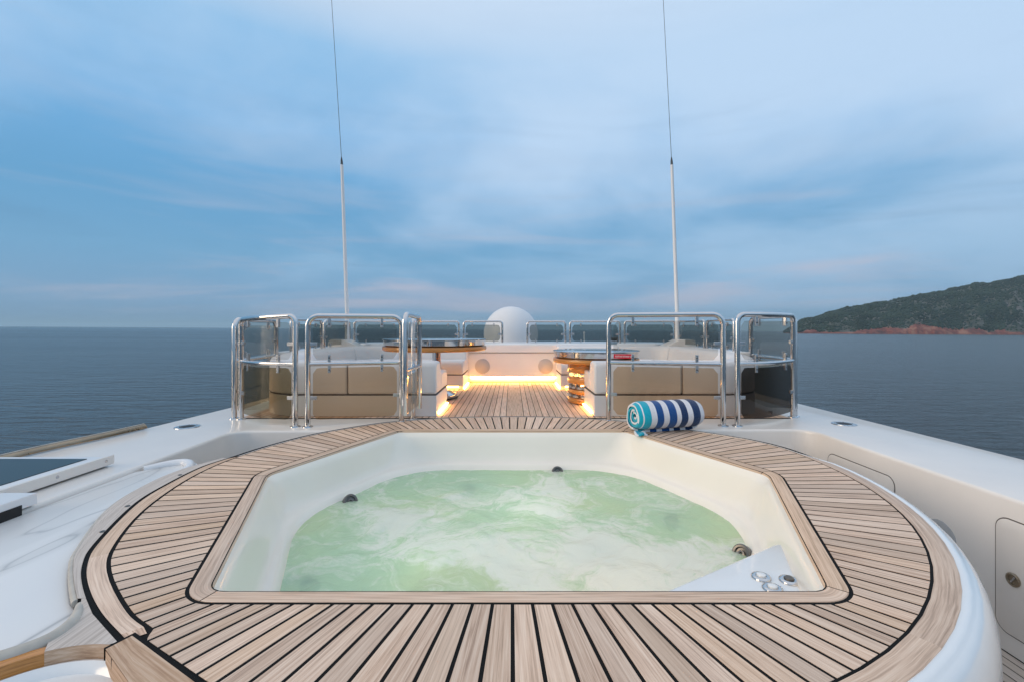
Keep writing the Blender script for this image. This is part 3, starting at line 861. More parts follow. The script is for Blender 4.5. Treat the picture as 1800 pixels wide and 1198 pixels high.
# inner margin, six lengths with butt joints just off the corners, bull-nosed to the opening
io = offset_poly(inn, -0.006)
N_ = len(op); seg_n = N_ // 6
mb = MB()
for c in range(6):
    i0 = c * seg_n + 6; idx = [(i0 + j) % N_ for j in range(seg_n + 1)]
    A = [list(op[i]) for i in idx]; B = [list(io[i]) for i in idx]
    for Pn in (A, B):
        d = (Vector(Pn[1]) - Vector(Pn[0])).normalized() * 0.002; Pn[0] = [Pn[0][0] + d.x, Pn[0][1] + d.y]
        d = (Vector(Pn[-2]) - Vector(Pn[-1])).normalized() * 0.002; Pn[-1] = [Pn[-1][0] + d.x, Pn[-1][1] + d.y]
    prof = [(-0.004, -0.028), (-0.004, -0.010), (0.0, -0.003), (0.008, 0.0005), (1.0, 0.0005), (1.0, -0.006)]
    rows = []
    for a, b in zip(A, B):
        a = Vector(a); b = Vector(b); w_ = (b - a).length; d = (b - a) / w_
        rows.append([(a.x + d.x * (o_ if o_ < 1 else w_), a.y + d.y * (o_ if o_ < 1 else w_), z) for o_, z in prof])
    t = rtint(); us = [0]
    for a, b in zip(A, A[1:]): us.append(us[-1] + (Vector(b) - Vector(a)).length)
    vv = [0, .018, .026, .034, .09, .1]
    mb.grid(rows, tint=t, uvf=lambda a, b: (us[a] + c * 3, vv[b]))
tb(mb, 'inner_margin', 'teak', smooth=60)
# outer margin: right and far side
pts = pr + far[1:]
kk = [i for i, p in enumerate(pts) if p[0] < -1.0 and p[1] < 2.98][0]
right = pts[:kk]
wd = []
for x, y in right:
    if x > 0.0 and y < 2.85: wd.append(0.072)
    elif x > 0 and y < 3.1: wd.append(0.072 - 0.058 * (y - 2.85) / 0.25)
    else: wd.append(0.014)


def path_off(P, ds):
    n = len(P); out = []
    for i in range(n):
        a = Vector(P[max(0, i - 1)]); b = Vector(P[min(n - 1, i + 1)]); e = (b - a).normalized()
        d = ds[i] if isinstance(ds, (list, tuple)) else ds
        out.append((P[i][0] + e.y * d, P[i][1] - e.x * d))
    return out


mb = MB(); A = path_off(right, 0.0045); B = path_off(right, [q - 0.006 for q in wd]); C_ = path_off(right, wd)
us = [0]
for a, b in zip(A, A[1:]): us.append(us[-1] + (Vector(b) - Vector(a)).length)
rows = [[(a[0], a[1], -0.006), (a[0], a[1], 0.0005), (b[0], b[1], 0.0005), (c[0], c[1], -0.003), (c[0], c[1], -0.02)] for a, b, c in zip(A, B, C_)]
cuts = [0]; 
for i in range(len(us)):
    if us[i] - us[cuts[-1]] > 1.15: cuts.append(i)
cuts.append(len(us) - 1)
for ci, (a, b) in enumerate(zip(cuts, cuts[1:])):
    if b <= a: continue
    mb.grid(rows[a:b + 1], tint=rtint(), uvf=lambda p, q, a=a, ci=ci: (us[min(a + p, len(us) - 1)] + ci * 2.3, [0, .006, .07, .076, .09][q]))
tb(mb, 'outer_margin', 'teak', smooth=50, label='broad right-hand margin plank of the teak surround')
# white skirt moulding, right and far side
rows = []
prof = [(0.0, -0.004), (0.014, -0.002), (0.034, -0.008), (0.055, -0.026), (0.070, -0.055), (0.082, -0.10), (0.088, -0.16), (0.086, -0.24), (0.072, -0.34), (0.045, -0.45), (0.015, -0.56), (0.0, -0.66), (-0.01, -0.80)]
gro = [(0.0, -0.004), (0.010, 0.001), (0.026, -0.002), (0.030, -0.0075), (0.036, -0.008)]
prof = gro + prof[3:]
for (x, y), d in zip(C_, wd):
    pass
Cn = []
for i, (x, y) in enumerate(C_):
    a = Vector(C_[max(0, i - 1)]); b = Vector(C_[min(len(C_) - 1, i + 1)]); e = (b - a).normalized(); Cn.append((e.y, -e.x))
sc_ = []
for i, (x, y) in enumerate(C_):
    k = 1.0
    if y > 3.0 or x < 0: k = 0.2
    sc_.append(k)
for _ in range(6): sc_ = [sc_[0]] + [(sc_[i - 1] + sc_[i] + sc_[i + 1]) / 3 for i in range(1, len(sc_) - 1)] + [sc_[-1]]
for o_, z in prof:
    row = []
    for (x, y), nrm, k in zip(C_, Cn, sc_):
        zz = z if y < 3.5 else max(z, -0.9)
        row.append((x + nrm[0] * o_ * k, y + nrm[1] * o_ * k, zz))
    rows.append(row)
mb = MB(); mb.grid(rows)
tb(mb, 'skirt', 'acrylic_white', smooth=60)
# left margins beside the bar
L2 = catmull([(-1.865, 2.97), (-1.905, 2.787), (-1.885, 2.5), (-1.828, 2.215), (-1.649, 1.809), (-1.543, 1.644), (-1.415, 1.508), (-1.242, 1.363), (-1.058, 1.237)], 6)
L3 = catmull([(-1.90, 3.0), (-2.005, 2.72), (-1.982, 2.40), (-1.894, 2.125), (-1.685, 1.775), (-1.590, 1.650), (-1.412, 1.473), (-1.235, 1.318), (-1.10, 1.195)], 6)
LP = resample([p for p in pts[kk - 1:]] + [(-1.012, 1.275)], n=49)
L2r = resample(L2, n=49); L3r = resample(L3, n=49)
# left bed of caulk wide enough for both margins
ce = max(i for i, p in enumerate(L3r) if p[1] > 1.43)
L3b = [p if i <= ce else (L2r[i][0] + (p[0] - L2r[i][0]) * 0.12, L2r[i][1] + (p[1] - L2r[i][1]) * 0.12) for i, p in enumerate(L3r)]
mb = MB(); mb.grid([[(x, y, -0.0014) for x, y in LP], [(x, y, -0.0014) for x, y in L2r], [(x, y, -0.0014) for x, y in L3b], [(x, y, -0.03 if i <= ce else -0.0016) for i, (x, y) in enumerate(L3b)]])
tb(mb, 'caulking', 'rubber', label='black caulk under the left margins')


def between(A, B, d0, d1):
    a2, b2 = [], []
    for a, b in zip(A, B):
        a = Vector(a); b = Vector(b); w_ = (b - a).length or 1e-6; d = (b - a) / w_
        a2.append(tuple(a + d * min(d0, w_ * .4))); b2.append(tuple(b - d * min(d1, w_ * .4)))
    return a2, b2


mb = MB(); A, B = between(LP, L2r, 0.0085, 0.008)
for a, b in ((0, 14), (14, 32), (32, 47)): mb.strip(A[a:b + 1], B[a:b + 1], 0.0008, tint=rtint())
mb.strip(A[47:49], B[47:49], 0.0008, tint=(0.9, 0.0, 0.3))
tb(mb, 'outer_margin', 'teak', label='inner curved margin plank on the bar side')
mb = MB(); A, B = between(L2r, L3r, 0.010, 0.0)
ce = max(i for i, p in enumerate(L3r) if p[1] > 1.43)
for a, b in ((0, 20), (20, ce)): mb.strip(A[a:b + 1], B[a:b + 1], 0.0012, tint=(0.7, 0.9, 0.4))
C2 = [(x, y) for x, y in B]
mb.grid([[(x, y, 0.0012) for x, y in C2 if y > 1.42], [(x, y, -0.012) for x, y in C2 if y > 1.42]], tint=(0.7, 0.9, 0.4), uvf=lambda a, b: (b * 0.05, a * 0.05))
tb(mb, 'capping_strip', 'teak_grey', label='grey weathered capping strip with dowel screws')
for f in (0.18, 0.40, 0.56):
    mb = MB(); i = int(f * 48); x = L2r[i][0] * 0.75 + L3r[i][0] * 0.25; y = L2r[i][1] * 0.75 + L3r[i][1] * 0.25
    mb.lathe([(0.011, 0.001), (0.010, 0.004), (0.0055, 0.0045), (0.005, 0.0025), (0.001, 0.0025)], 14, c=(x, y, 0))
    tb(mb, 'dowel', 'steel_dark', smooth=40)
# honey-coloured corner plank next to the basin
mb = MB()
Qa = [(-1.050, 1.258), (-0.745, 1.083), (-0.45, 0.948), (-0.2, 0.915)]; Qb = [(-1.076, 1.205), (-0.895, 1.075), (-0.60, 0.90), (-0.30, 0.82)]
mb.strip(Qa, Qb, 0.0022, tint=(0.8, 0.1, 0.4))
mb.grid([[(x, y, 0.0022) for x, y in Qb], [(x, y - 0.001, -0.06) for x, y in Qb]], tint=(0.6, 0.05, 0.2), uvf=lambda a, b: (b * 0.25, a * 0.05))
mb.grid([[(Qa[0][0], Qa[0][1], 0.0022), (Qb[0][0], Qb[0][1], 0.0022)], [(Qa[0][0], Qa[0][1], -0.05), (Qb[0][0], Qb[0][1], -0.05)]], tint=(0.6, 0.05, 0.2), uvf=lambda a, b: (b * 0.1, a * 0.05))
tb(mb, 'corner_plank', 'teak_fresh', label='newer honey coloured plank at the basin corner')
mb = MB()
_e = (Vector(Qa[1]) - Vector(Qa[0])).normalized(); _n = Vector((-_e.y, _e.x)) * 0.011; _s = _e * -0.011
Qe = [tuple(Vector(Qa[0]) + _n + _s)] + [tuple(Vector(q) + _n) for q in Qa[1:]]; Qf = [tuple(Vector(Qb[0]) + _s)] + Qb[1:]
mb.strip(Qe, Qf, 0.0014); mb.grid([[(Qe[0][0], Qe[0][1], 0.0014), (Qf[0][0], Qf[0][1], 0.0014)], [(Qe[0][0], Qe[0][1], -0.05), (Qf[0][0], Qf[0][1], -0.05)]]); tb(mb, 'caulking', 'rubber')

# shell: walls, ledge, slope to the seats, floor
steps = [(0.0, -0.012, [0.075, 0.075, 0.16, 0.06, 0.06, 0.16]), (-0.012, -0.022, None), (-0.030, -0.06, None), (-0.045, -0.12, None), (-0.072, -0.19, None), (-0.088, -0.222, None), (-0.104, -0.236, None), (-0.122, -0.240, None),
         (-0.135, -0.250, None), (-0.150, -0.275, None), (-0.19, -0.34, None), (-0.30, -0.47, None), (-0.52, -0.56, None), (-0.60, -0.62, None), (-0.66, -0.92, None)]
rows = []
for d, z, rr in steps:
    k = min(1.0, -d / 0.15)
    Pq = offset_poly(OPEN, d)
    rad_ = [0.075 + 0.18 * k, 0.075 + 0.18 * k, 0.16 + 0.55 * k, 0.06 + 0.50 * k, 0.06 + 0.50 * k, 0.16 + 0.55 * k]
    if d < -0.4: rad_ = [0.12, 0.12, 0.4, 0.2, 0.2, 0.4]
    rows.append([(x, y, z) for x, y in round_poly(Pq, rad_, seg=10, sub=10)])
mb = MB(); mb.grid(rows, close_u=True); mb.face(rows[-1])
rim = [(x, y, -0.030) for x, y in round_poly(offset_poly(OPEN, 0.03), [0.1, 0.1, 0.18, 0.08, 0.08, 0.18], seg=10, sub=10)]
mb.grid([rows[0], rim], close_u=True)
tb(mb, 'shell', 'tub_cream', smooth=50)
# control shelf across the near right corner
Z1 = -0.12
sh = [(0.24, 1.475), (1.03, 1.475), (1.10, 1.60), (1.29, 2.075), (1.275, 2.10), (0.66, 1.715)]
sh = round_poly([(0.20, 1.47), (1.02, 1.47), (1.285, 2.12)], [0.0, 0.06, 0.04], seg=6)
mb = MB(); slab(mb, sh, Z1, -0.60, r=0.02, seg=4)
shelf = tb(mb, 'control_shelf', 'acrylic_white', smooth=40)


def at(px, py, z): D = 800 * (EYE - z) / (py - 577.0); return ((px - 900) * D / 800, D)


for (px, py), mm, lb in (((1338, 1012), 'acrylic_white', 'white'), ((1387, 1018), 'steel_dark', 'dark'), ((1358, 1032), 'acrylic_white', 'white')):
    x, y = at(px, py, Z1 + 0.005)
    mb = MB(); mb.lathe([(0.036, 0.0), (0.036, 0.004), (0.033, 0.008), (0.025, 0.010), (0.020, 0.009), (0.019, 0.006), (0.001, 0.006)], 32, c=(x, y, Z1))
    bt = tb(mb, 'button', 'steel', parent=shelf, smooth=40)
    bt['label'] = 'chrome rimmed air button with a %s cap' % lb
    tilt = MB(); tilt.lathe([(0.0175, 0.004), (0.0165, 0.014), (0.012, 0.017), (0.001, 0.0175)], 24, c=(x, y, Z1))
    tilt.build('cap', mm, parent=bt, smooth=40) if False else None
    q = tilt.build('button_cap', mm, parent=shelf, smooth=40)
# jets
for px, py, z, tx, up in ((616, 880, -0.275, 35, 1), (980, 829, -0.285, 0, 1), (1303, 972, -0.275, -55, 1), (825, 862, -0.315, 10, 0), (1180, 915, -0.315, -30, 0), (545, 1030, -0.315, 60, 0)):
    x, y = at(px, py, z)
    mb = MB()
    mb.lathe([(0.046, -0.03), (0.046, 0.004), (0.040, 0.010), (0.031, 0.008), (0.028, -0.004), (0.018, -0.006), (0.016, 0.003), (0.008, 0.004), (0.007, -0.01), (0.001, -0.01)], 28)
    j = mb.build('jet', 'steel_dark', parent=tub, smooth=40)
    j.location = Vector((x, y, z)) + TO
    j.rotation_euler = (R(62), 0, R(tx)) if up else (R(12), 0, R(tx))
# water
wp = round_poly(offset_poly(OPEN, -0.152), [0.25, 0.25, 0.7, 0.55, 0.55, 0.7], seg=14, sub=26)
cxy = Vector((0.02, 2.55)); rows = []; NR = 110
foamv = []
srcs = [(-0.95, 2.85, 0.15, -0.1), (0.36, 3.5, -0.05, -0.5), (1.1, 2.35, -0.55, -0.15), (0.0, 2.15, 0.1, -0.3), (0.3, 1.75, 0.2, 0.1), (-0.5, 2.3, 0.5, 0.0), (0.55, 2.6, -.2, -.4)]


def foam_at(x, y):
    s_ = 0
    for sx, sy, dx, dy in srcs:
        # plume blown from the jet along (dx, dy)
        l = math.hypot(dx, dy) + 1e-6; ux, uy = dx / l, dy / l
        ax = (x - sx) * ux + (y - sy) * uy; ay = -(x - sx) * uy + (y - sy) * ux
        s_ += math.exp(-((ax - 0.30) / 0.38) ** 2 - (ay / (0.12 + 0.18 * max(0, ax))) ** 2)
    return s_


mb = MB()
for i in range(NR):
    t = (i + 0.5) / NR
    row = []
    for x, y in wp:
        X = cxy.x + (x - cxy.x) * t; Y = cxy.y + (y - cxy.y) * t
        ed = min(1, (1 - t) * 9)
        v = Vector((X * 3.1, Y * 3.1, 0.4))
        h = noise.fractal(v + Vector((noise.noise(v * 0.7), noise.noise(v * 0.7 + Vector((9, 9, 9))), 0)) * 1.3, 0.75, 2.1, 5) * 0.013
        h += 0.010 * min(1.0, foam_at(X, Y)) * (0.4 + noise.noise(v * 3.3))
        row.append((X, Y, -0.28 + h * (0.35 + 0.65 * ed)))
    rows.append(row)
mb.grid(rows, close_u=True); mb.face(rows[0])
wat = mb.build('tub_water', 'tub_water', smooth=180, merge=False, label='pale green bubbling water with white foam inside the hot tub', cat='water', kind='stuff')
fa = wat.data.attributes.new('foam', 'FLOAT', 'POINT')
for v in wat.data.vertices:
    fa.data[v.index].value = min(1.2, foam_at(v.co.x, v.co.y))
for n_, (x, y, z, e_, c_) in enumerate(((0.42, 2.02, -0.60, 4.0, (1.0, 0.64, 0.30)), (-0.45, 2.2, -0.80, 5.0, (0.80, 1.0, 0.85)), (0.1, 2.85, -0.78, 4.5, (0.90, 1.0, 0.80)), (0.10, 1.80, -0.70, 2.2, (1.0, 0.84, 0.55)))):
    pl = bpy.data.lights.new('tub_lamp', 'POINT'); pl.energy = e_; pl.color = c_; pl.shadow_soft_size = 0.10
    po_ = bpy.data.objects.new('tub_lamp', pl); col.objects.link(po_); po_.location = (x, y, z)

# ------------------------------------------------------------------ marble bar top, bead and basin on the left
bar = empty('bar_counter', (-2.0, 1.8, FLOOR), label='white veined marble bar top curving along the left of the tub surround', cat='counter')
BO = Vector((2.0, -1.8, -FLOOR))
edge = offset_path(L3r[:46], 0.006)
mp = [tuple(p) for p in edge[3:] if p[1] > 1.43] + [(-1.315, 1.40), (-1.280, 1.33), (-1.298, 1.25), (-1.36, 1.19), (-1.475, 1.105), (-1.71, .99), (-2.02, .90), (-2.326, 0.84), (-2.326, 2.80), (-2.22, 2.93), (-2.08, 3.0)]
if area2(mp) < 0: mp = mp[::-1]
mb = MB(); slab(mb, mp, -0.030, -0.07, r=0.012, seg=3)
o = mb.build('marble_top', 'marble', parent=bar, smooth=40); o.location = BO
mb = MB(); ip = offset_poly(mp, -0.03); slab(mb, ip, -0.072, FLOOR); o = mb.build('cabinet', 'gelcoat', parent=bar, smooth=30); o.location = BO
# rolled bead between marble and teak
bead = [(x, y, -0.012) for x, y in offset_path(L3r, 0.004)][4:] ; bead = [p for p in bead if p[1] > 1.41]
bead2 = [(-1.345, 1.418, -0.012), (-1.300, 1.362, -0.012), (-1.272, 1.300, -0.012), (-1.278, 1.235, -0.010), (-1.34, 1.172, -0.010), (-1.46, 1.085, -0.010), (-1.69, .975, -0.010), (-1.95, .885, -.010)]
mb = MB(); mb.tube(bead, 0.011, 10); bq = [tuple(v) for v in catmull(bead2, 5)]; mb.tube(bq, [0.012 + 0.011 * min(1, i / 9) for i in range(len(bq))], 12)
o = mb.build('bead', 'beige_bead', parent=bar, smooth=60); o.location = BO
mb = MB(); tip = catmull([(-2.02, 2.80), (-2.05, 2.90), (-2.13, 2.965), (-2.22, 2.93), (-2.30, 2.84)], 5); mb.tube([(x, y, -0.028) for x, y in tip], [0.02 + 0.012 * math.sin(i / (len(tip) - 1) * math.pi) for i in range(len(tip))], 10)
o = mb.build('end_lip', 'gelcoat', parent=bar, smooth=60); o.location = BO
# basin with its teak coaming
bas = empty('basin', (-1.115, 0.98, -0.058), label='round white basin with varnished teak coaming at the lower left corner', cat='basin')
mb = MB(); mb.lathe([(0.246, 0.005), (0.243, 0.022), (0.232, 0.026), (0.220, 0.018), (0.208, 0.0), (0.195, -0.04), (0.16, -0.10), (0.12, -0.13), (0.03, -0.137), (0.001, -0.138)], 56)
mb.build('bowl', 'acrylic_white', parent=bas, smooth=50)
mb = MB()
def arcs(r, z, a0, a1, n=30): return [(r * math.cos(R(a0 + (a1 - a0) * k / n)), r * math.sin(R(a0 + (a1 - a0) * k / n)), z) for k in range(n + 1)]
rows = [arcs(0.245, 0.012, 118, 235), arcs(0.247, 0.054, 118, 235), arcs(0.275, 0.056, 118, 235), arcs(0.277, 0.01, 118, 235)]
mb.grid(rows, tint=(0.5, 0.1, 0.3), uvf=lambda a, b: (b * 0.035, a * 0.04)); mb.build('coaming', 'teak_varnish', parent=bas, smooth=60)
mb = MB(); rows = [arcs(0.2455, 0.012, 60, 118), arcs(0.2465, 0.056, 60, 118), arcs(0.2475, 0.0584, 60, 118)]
mb.grid(rows, tint=(0.9, 0.1, 0.3), uvf=lambda a, b: (b * 0.035, a * 0.04)); mb.build('apron_edge', 'teak_fresh', parent=bas, smooth=60)
mb = MB(); mb.lathe([(0.022, -0.134), (0.02, -0.130), (0.001, -0.131)], 20); mb.build('drain', 'steel', parent=bas, smooth=40)
# teak apron joining strip and basin
mb = MB()
AR = 0.247
ap = [(-1.072, 1.236), (-1.164, 1.298), (-1.251, 1.357), (-1.352, 1.442), (-1.375, 1.455), (-1.305, 1.375), (-1.268, 1.315), (-1.262, 1.24)] + [(-1.115 + AR * math.cos(R(a)), 0.98 + AR * math.sin(R(a))) for a in range(118, 80, -5)]
for p, q in zip(ap, ap[1:] + ap[:1]):
    tri = [(-1.19, 1.262), p, q]; mb.face([(x, y, 0.0004) for x, y in tri], uv=[(y, x) for x, y in tri], tint=(0.7, 0.5, 0.3))
o = mb.build('apron', 'teak_grey', parent=bas); o.location = (1.115, -0.98, 0.058)

# ------------------------------------------------------------------ rolled towel
tw = empty('beach_towel', (1.275, 3.79, 0.003), R(14), label='rolled terry beach towel striped turquoise, white and navy on the teak', cat='towel')
mb = MB(); RT = 0.141; LN = 0.60; TH = 0.023
stripes = [(0.035, 'w'), (0.105, 't'), (0.15, 'w'), (0.215, 'b'), (0.262, 'w'), (0.325, 'b'), (0.375, 'w'), (0.435, 'n'), (0.478, 'w'), (0.545, 'n'), (0.61, 'w')]
CL = {'w': (0.80, 0.79, 0.82), 't': (0.005, 0.42, 0.56), 'b': (0.005, 0.075, 0.27), 'n': (0.006, 0.035, 0.12)}
turns = 4.2; NA = int(turns * 40); NL = 60
def spir(th, out):
    # th = 0 at the loose outer end, grows inward
    r = RT - TH * 1.16 * th / (2 * math.pi)
    return max(0.006, r - (0 if out else TH * 0.92))
rowsO, rowsI = [], []
for a in range(NA + 1):
    th = 2 * math.pi * turns * a / NA; ang = -math.pi / 2 - 0.12 + th   # loose edge tucked low on the near side
    ro, ri = [], []
    for l in range(NL + 1):
        u = l / NL; x = -LN / 2 + LN * u
        sq = 1 - 0.20 * (max(0, abs(u - 0.5) - 0.36) / 0.14) ** 2
        wob = 1 + 0.022 * noise.noise(Vector((x * 7, th * 0.9, 2))) + 0.012 * noise.noise(Vector((x * 22, th * 3, 5)))
        dx = 0.010 * noise.noise(Vector((th * 0.8, 3, 3))) + (0.006 * (th / 6)) 
        for out, lst in ((True, ro), (False, ri)):
            r = spir(th, out) * sq * wob
            flat = 0.94
            z = r * math.sin(ang) * flat
            lst.append((x + dx, r * math.cos(ang) * 1.04, z + RT * flat))
    rowsO.append(ro); rowsI.append(ri)
def tcol(a, b):
    u = (b + 0.5) / NL * LN; turn = a / 40
    if u < 0.03: return CL['w'] if int(turn * 2) % 2 == 0 else CL['t']
    for e, c in stripes:
        if u < e: return CL[c]
    return CL['w']
mb.grid(rowsO, tint=tcol); mb.grid(rowsI, tint=lambda a, b: CL['t'] if b < 6 else tcol(a, b))
mb.grid([[r[0] for r in rowsO], [r[0] for r in rowsI]], tint=lambda a, b: CL['w'] if (b // 34) % 2 == 0 else CL['t'])
mb.grid([[r[-1] for r in rowsO], [r[-1] for r in rowsI]], tint=CL['w'])
mb.grid([rowsO[0], rowsI[0]], tint=lambda a, b: tcol(0, b))
mb.build('roll', 'terry', parent=tw, smooth=60)
# loose tail at the near left foot
mb = MB(); rows = []
for i in range(9):
    t = i / 8; rows.append([(-LN / 2 - 0.018 + 0.09 * s_, -RT * 0.35 - 0.065 * t, 0.022 - 0.012 * t + 0.006 * math.sin(t * 5 + s_ * 7)) for s_ in [q / 10 for q in range(11)]])
mb.grid(rows, tint=lambda a, b: CL['w'] if b in (0, 7, 8, 9) else CL['t'])
o = mb.build('tail', 'terry', parent=tw, smooth=60)
sm = o.modifiers.new('solid', 'SOLIDIFY'); sm.thickness = 0.016

# ------------------------------------------------------------------ railings
def railing(label, plan, z0, zt, zmid=None, mats=('glass_clear', 'glass_bronze'), r=0.024, clips=2, bow=0.09, pane0=0.06, group='steel railing panels with tinted glass', ztend=None, cat='railing', flange=True):
    """U frame with posts at both ends of the plan polyline"""
    c = Vector(plan[0]); root = empty('railing_panel', (c.x, c.y, z0), label=label, cat=cat, group=group)
    off = Vector((-c.x, -c.y, -z0))
    pl = resample(plan, n=max(2, 2 + 10 * (len(plan) > 2)))
    ze = zt if ztend is None else ztend
    top = [(x, y, zt + (ze - zt) * i / (len(pl) - 1)) for i, (x, y) in enumerate(pl)]
    path = [(pl[0][0], pl[0][1], z0)] + top + [(pl[-1][0], pl[-1][1], z0)]
    if len(pl) > 2:
        # only the two bends get the big radius
        path = [(pl[0][0], pl[0][1], z0)] + [top[0]] + top[2:-2] + [top[-1]] + [(pl[-1][0], pl[-1][1], z0)]
    pp = round_path(path, bow, 8)
    mb = MB(); mb.tube([Vector(p) + off for p in pp], r, 14)
    if flange:
        for e in (pl[0], pl[-1]): mb.lathe([(r * 1.9, 0), (r * 1.85, 0.006), (r * 1.1, 0.012)], 18, c=(e[0] - c.x, e[1] - c.y, 0))
    mb.build('frame', 'steel', parent=root, smooth=50)
    P0 = Vector(pl[0]); P1 = Vector(pl[-1])
    panes = [(z0 + pane0, zt - 0.055)] if zmid is None else [(zmid + 0.035, zt - 0.055), (z0 + pane0, zmid - 0.035)]
    if zmid is not None:
        mb = MB(); mb.tube([Vector((x, y, zmid)) + off for x, y in pl], r * 0.82, 12)
        mb.build('mid_rail', 'steel', parent=root, smooth=50)
    fine = resample(pl, n=25)
    tot = sum((Vector(a) - Vector(b)).length for a, b in zip(fine, fine[1:]))
    ins = (r + 0.018) / tot

    def at_(t):
        k = t * 24; i = min(23, int(k)); a = Vector(fine[i]); b = Vector(fine[i + 1]); p = a + (b - a) * (k - i); d = (b - a).normalized(); return p, d
    for pi_, (a, b) in enumerate(panes):
        mb = MB(); nn_ = 24; rc = min(0.05, tot * 0.15)
        rowsF, rowsB = [], []
        for q in range(nn_ + 1):
            t = ins + (1 - 2 * ins) * q / nn_; p, d = at_(t); nrm = Vector((d.y, -d.x))
            s_ = (t - ins) * tot; e_ = ((1 - ins) - t) * tot; m_ = min(s_, e_)
            ct = 0 if m_ >= rc else rc - math.sqrt(max(0, rc * rc - (rc - m_) ** 2))
            for lst, o2 in ((rowsF, 0.004), (rowsB, -0.004)):
                lst.append([(p.x + nrm.x * o2 - c.x, p.y + nrm.y * o2 - c.y, z - z0) for z in (a + ct, b - ct)])
        loop = [[f[0], f[1], bk[1], bk[0]] for f, bk in zip(rowsF, rowsB)]
        mb.grid(loop, close_u=True); mb.cap(loop[0][::-1]); mb.cap(loop[-1])
        mb.build('glass_pane', mats[min(pi_, len(mats) - 1)], parent=root)
        # clamps
        spots = []
        for k in range(clips):
            t = (0.22, 0.78)[k] if clips == 2 else 0.5
            spots += [(t, b, 1), (t, a, -1)]
        for t, z, sgn in spots:
            if pi_ == 1 and sgn < 0 and z0 < 0.1: continue
            p, d = at_(t); cm = MB(); w_ = 0.013 if r > 0.02 else 0.011
            hh = 0.075 if r > 0.02 else 0.045
            zc0, zc1 = (z - hh * 0.6, z + hh * 0.5) if sgn > 0 else (z - hh * 0.5, z + hh * 0.6)
            cm.box(-w_, w_, -0.013, 0.013, zc0 - z0, zc1 - z0)
            ck = cm.build('clamp', 'steel_satin', parent=root, bevel=0.004); ck.location = (p.x - c.x, p.y - c.y, 0); ck.rotation_euler = (0, 0, math.atan2(d.y, d.x))
            cm2 = MB(); cm2.lathe([(0.008, 0), (0.007, 0.005), (0.001, 0.006)], 10)
            sc2 = cm2.build('screw', 'steel_dark', parent=ck); sc2.rotation_euler = (R(90), 0, 0); sc2.location = (0, -0.013, (zc0 + zc1) / 2 - z0 - sgn * 0.014)
        for t in (0, 1):
            p, d = at_(ins if t == 0 else 1 - ins); cm = MB(); zc = a + (b - a) * 0.42
            x0, x1 = (-0.03, 0.035) if t == 0 else (-0.035, 0.03)
            cm.box(x0, x1, -0.012, 0.012, zc - 0.016 - z0, zc + 0.016 - z0)
            ck = cm.build('clamp', 'steel_satin', parent=root, bevel=0.004); ck.location = (p.x - c.x, p.y - c.y, 0); ck.rotation_euler = (0, 0, math.atan2(d.y, d.x))
    return root


def D_of(y, z=0.0): return 800 * (EYE - z) / (y - 577.0)
def X_of(px, D): return (px - 900) * D / 800.0


railing('tall curved railing panel with olive lower glass at the far left of the sofa', catmull([(X_of(519, 3.99), 3.99), (-2.25, 4.08), (X_of(424, 4.33), 4.33)], 5), DZ, 0.958, 0.54, ('glass_clear', 'glass_olive'), ztend=0.93)
railing('wide railing panel with bronze glass behind the left sofa, beside the gate', [(X_of(541, 3.98), 3.98), (X_of(706, 4.2), 4.2)], DZ, 0.957, 0.54)
e_root = railing('wide railing panel with a red sticker behind the striped towel', [(X_of(1070, 4.25), 4.25), (X_of(1271, 4.02), 4.02)], DZ, 0.972, 0.535)
railing('tall curved railing panel with near black lower glass right of the towel', catmull([(X_of(1296, 4.02), 4.02), (2.32, 4.11), (X_of(1394, 4.42), 4.42)], 5), DZ, 0.972, 0.54, ('glass_clear', 'glass_dark'), ztend=0.975)
railing('side railing panel on the left edge of the sofa, seen nearly end on', [(-2.66, 4.36), (-2.72, 5.25)], DZ, 0.935, 0.54, ('glass_clear', 'glass_bronze'))
railing('side railing panel on the right edge of the sofa, seen nearly end on', [(2.77, 4.46), (2.78, 5.3)], DZ, 0.975, 0.54, ('glass_clear', 'glass_bronze'))
# open gate in front of the left sofa end
gate = empty('gate', (-0.876, 4.30, 0), label='narrow polished gate standing open at the left of the aisle', cat='gate')
mb = MB(); gp = [(-0.0, 0.0, 0.62), (0, 0, 0.955), (-0.004, -0.60, 0.972), (-0.004, -0.60, 0.13)]
gp = [(0, 0, 0.10), (0, 0, 0.955), (-0.006, -0.56, 0.968), (-0.006, -0.56, 0.14)]
mb.tube(round_path(gp, 0.08, 8), 0.024, 14); mb.build('frame', 'steel', parent=gate, smooth=50)
mb = MB(); mb.tube([(0, 0, 0.50), (-0.006, -0.56, 0.50)], 0.018, 12); mb.build('mid_rail', 'steel', parent=gate, smooth=50)
mb = MB(); mb.box(-0.004, 0.004, -0.50, -0.05, 0.55, 0.90); mb.build('glass_pane', 'glass_clear', parent=gate)
mb = MB(); mb.box(-0.004, 0.004, -0.50, -0.05, 0.14, 0.46); mb.build('glass_pane', 'glass_bronze', parent=gate)
hp = empty('gate_post', (-0.935, 4.31, DZ), label='polished hinge post carrying the gate on the left of the aisle', cat='post')
mb = MB(); mb.tube([(0, 0, 0), (0, 0, 0.93)], 0.022, 14); mb.lathe([(0.042, 0), (0.04, 0.006), (0.025, 0.012)], 18); mb.lathe([(0.022, 0.93), (0.016, 0.945), (0.001, 0.95)], 14)
mb.build('post', 'steel', parent=hp, smooth=50)
for z in (0.22, 0.80):
    mb = MB(); mb.box(-0.012, 0.055, -0.014, 0.014, z - 0.02, z + 0.02); mb.build('hinge', 'steel_satin', parent=hp, bevel=0.004)
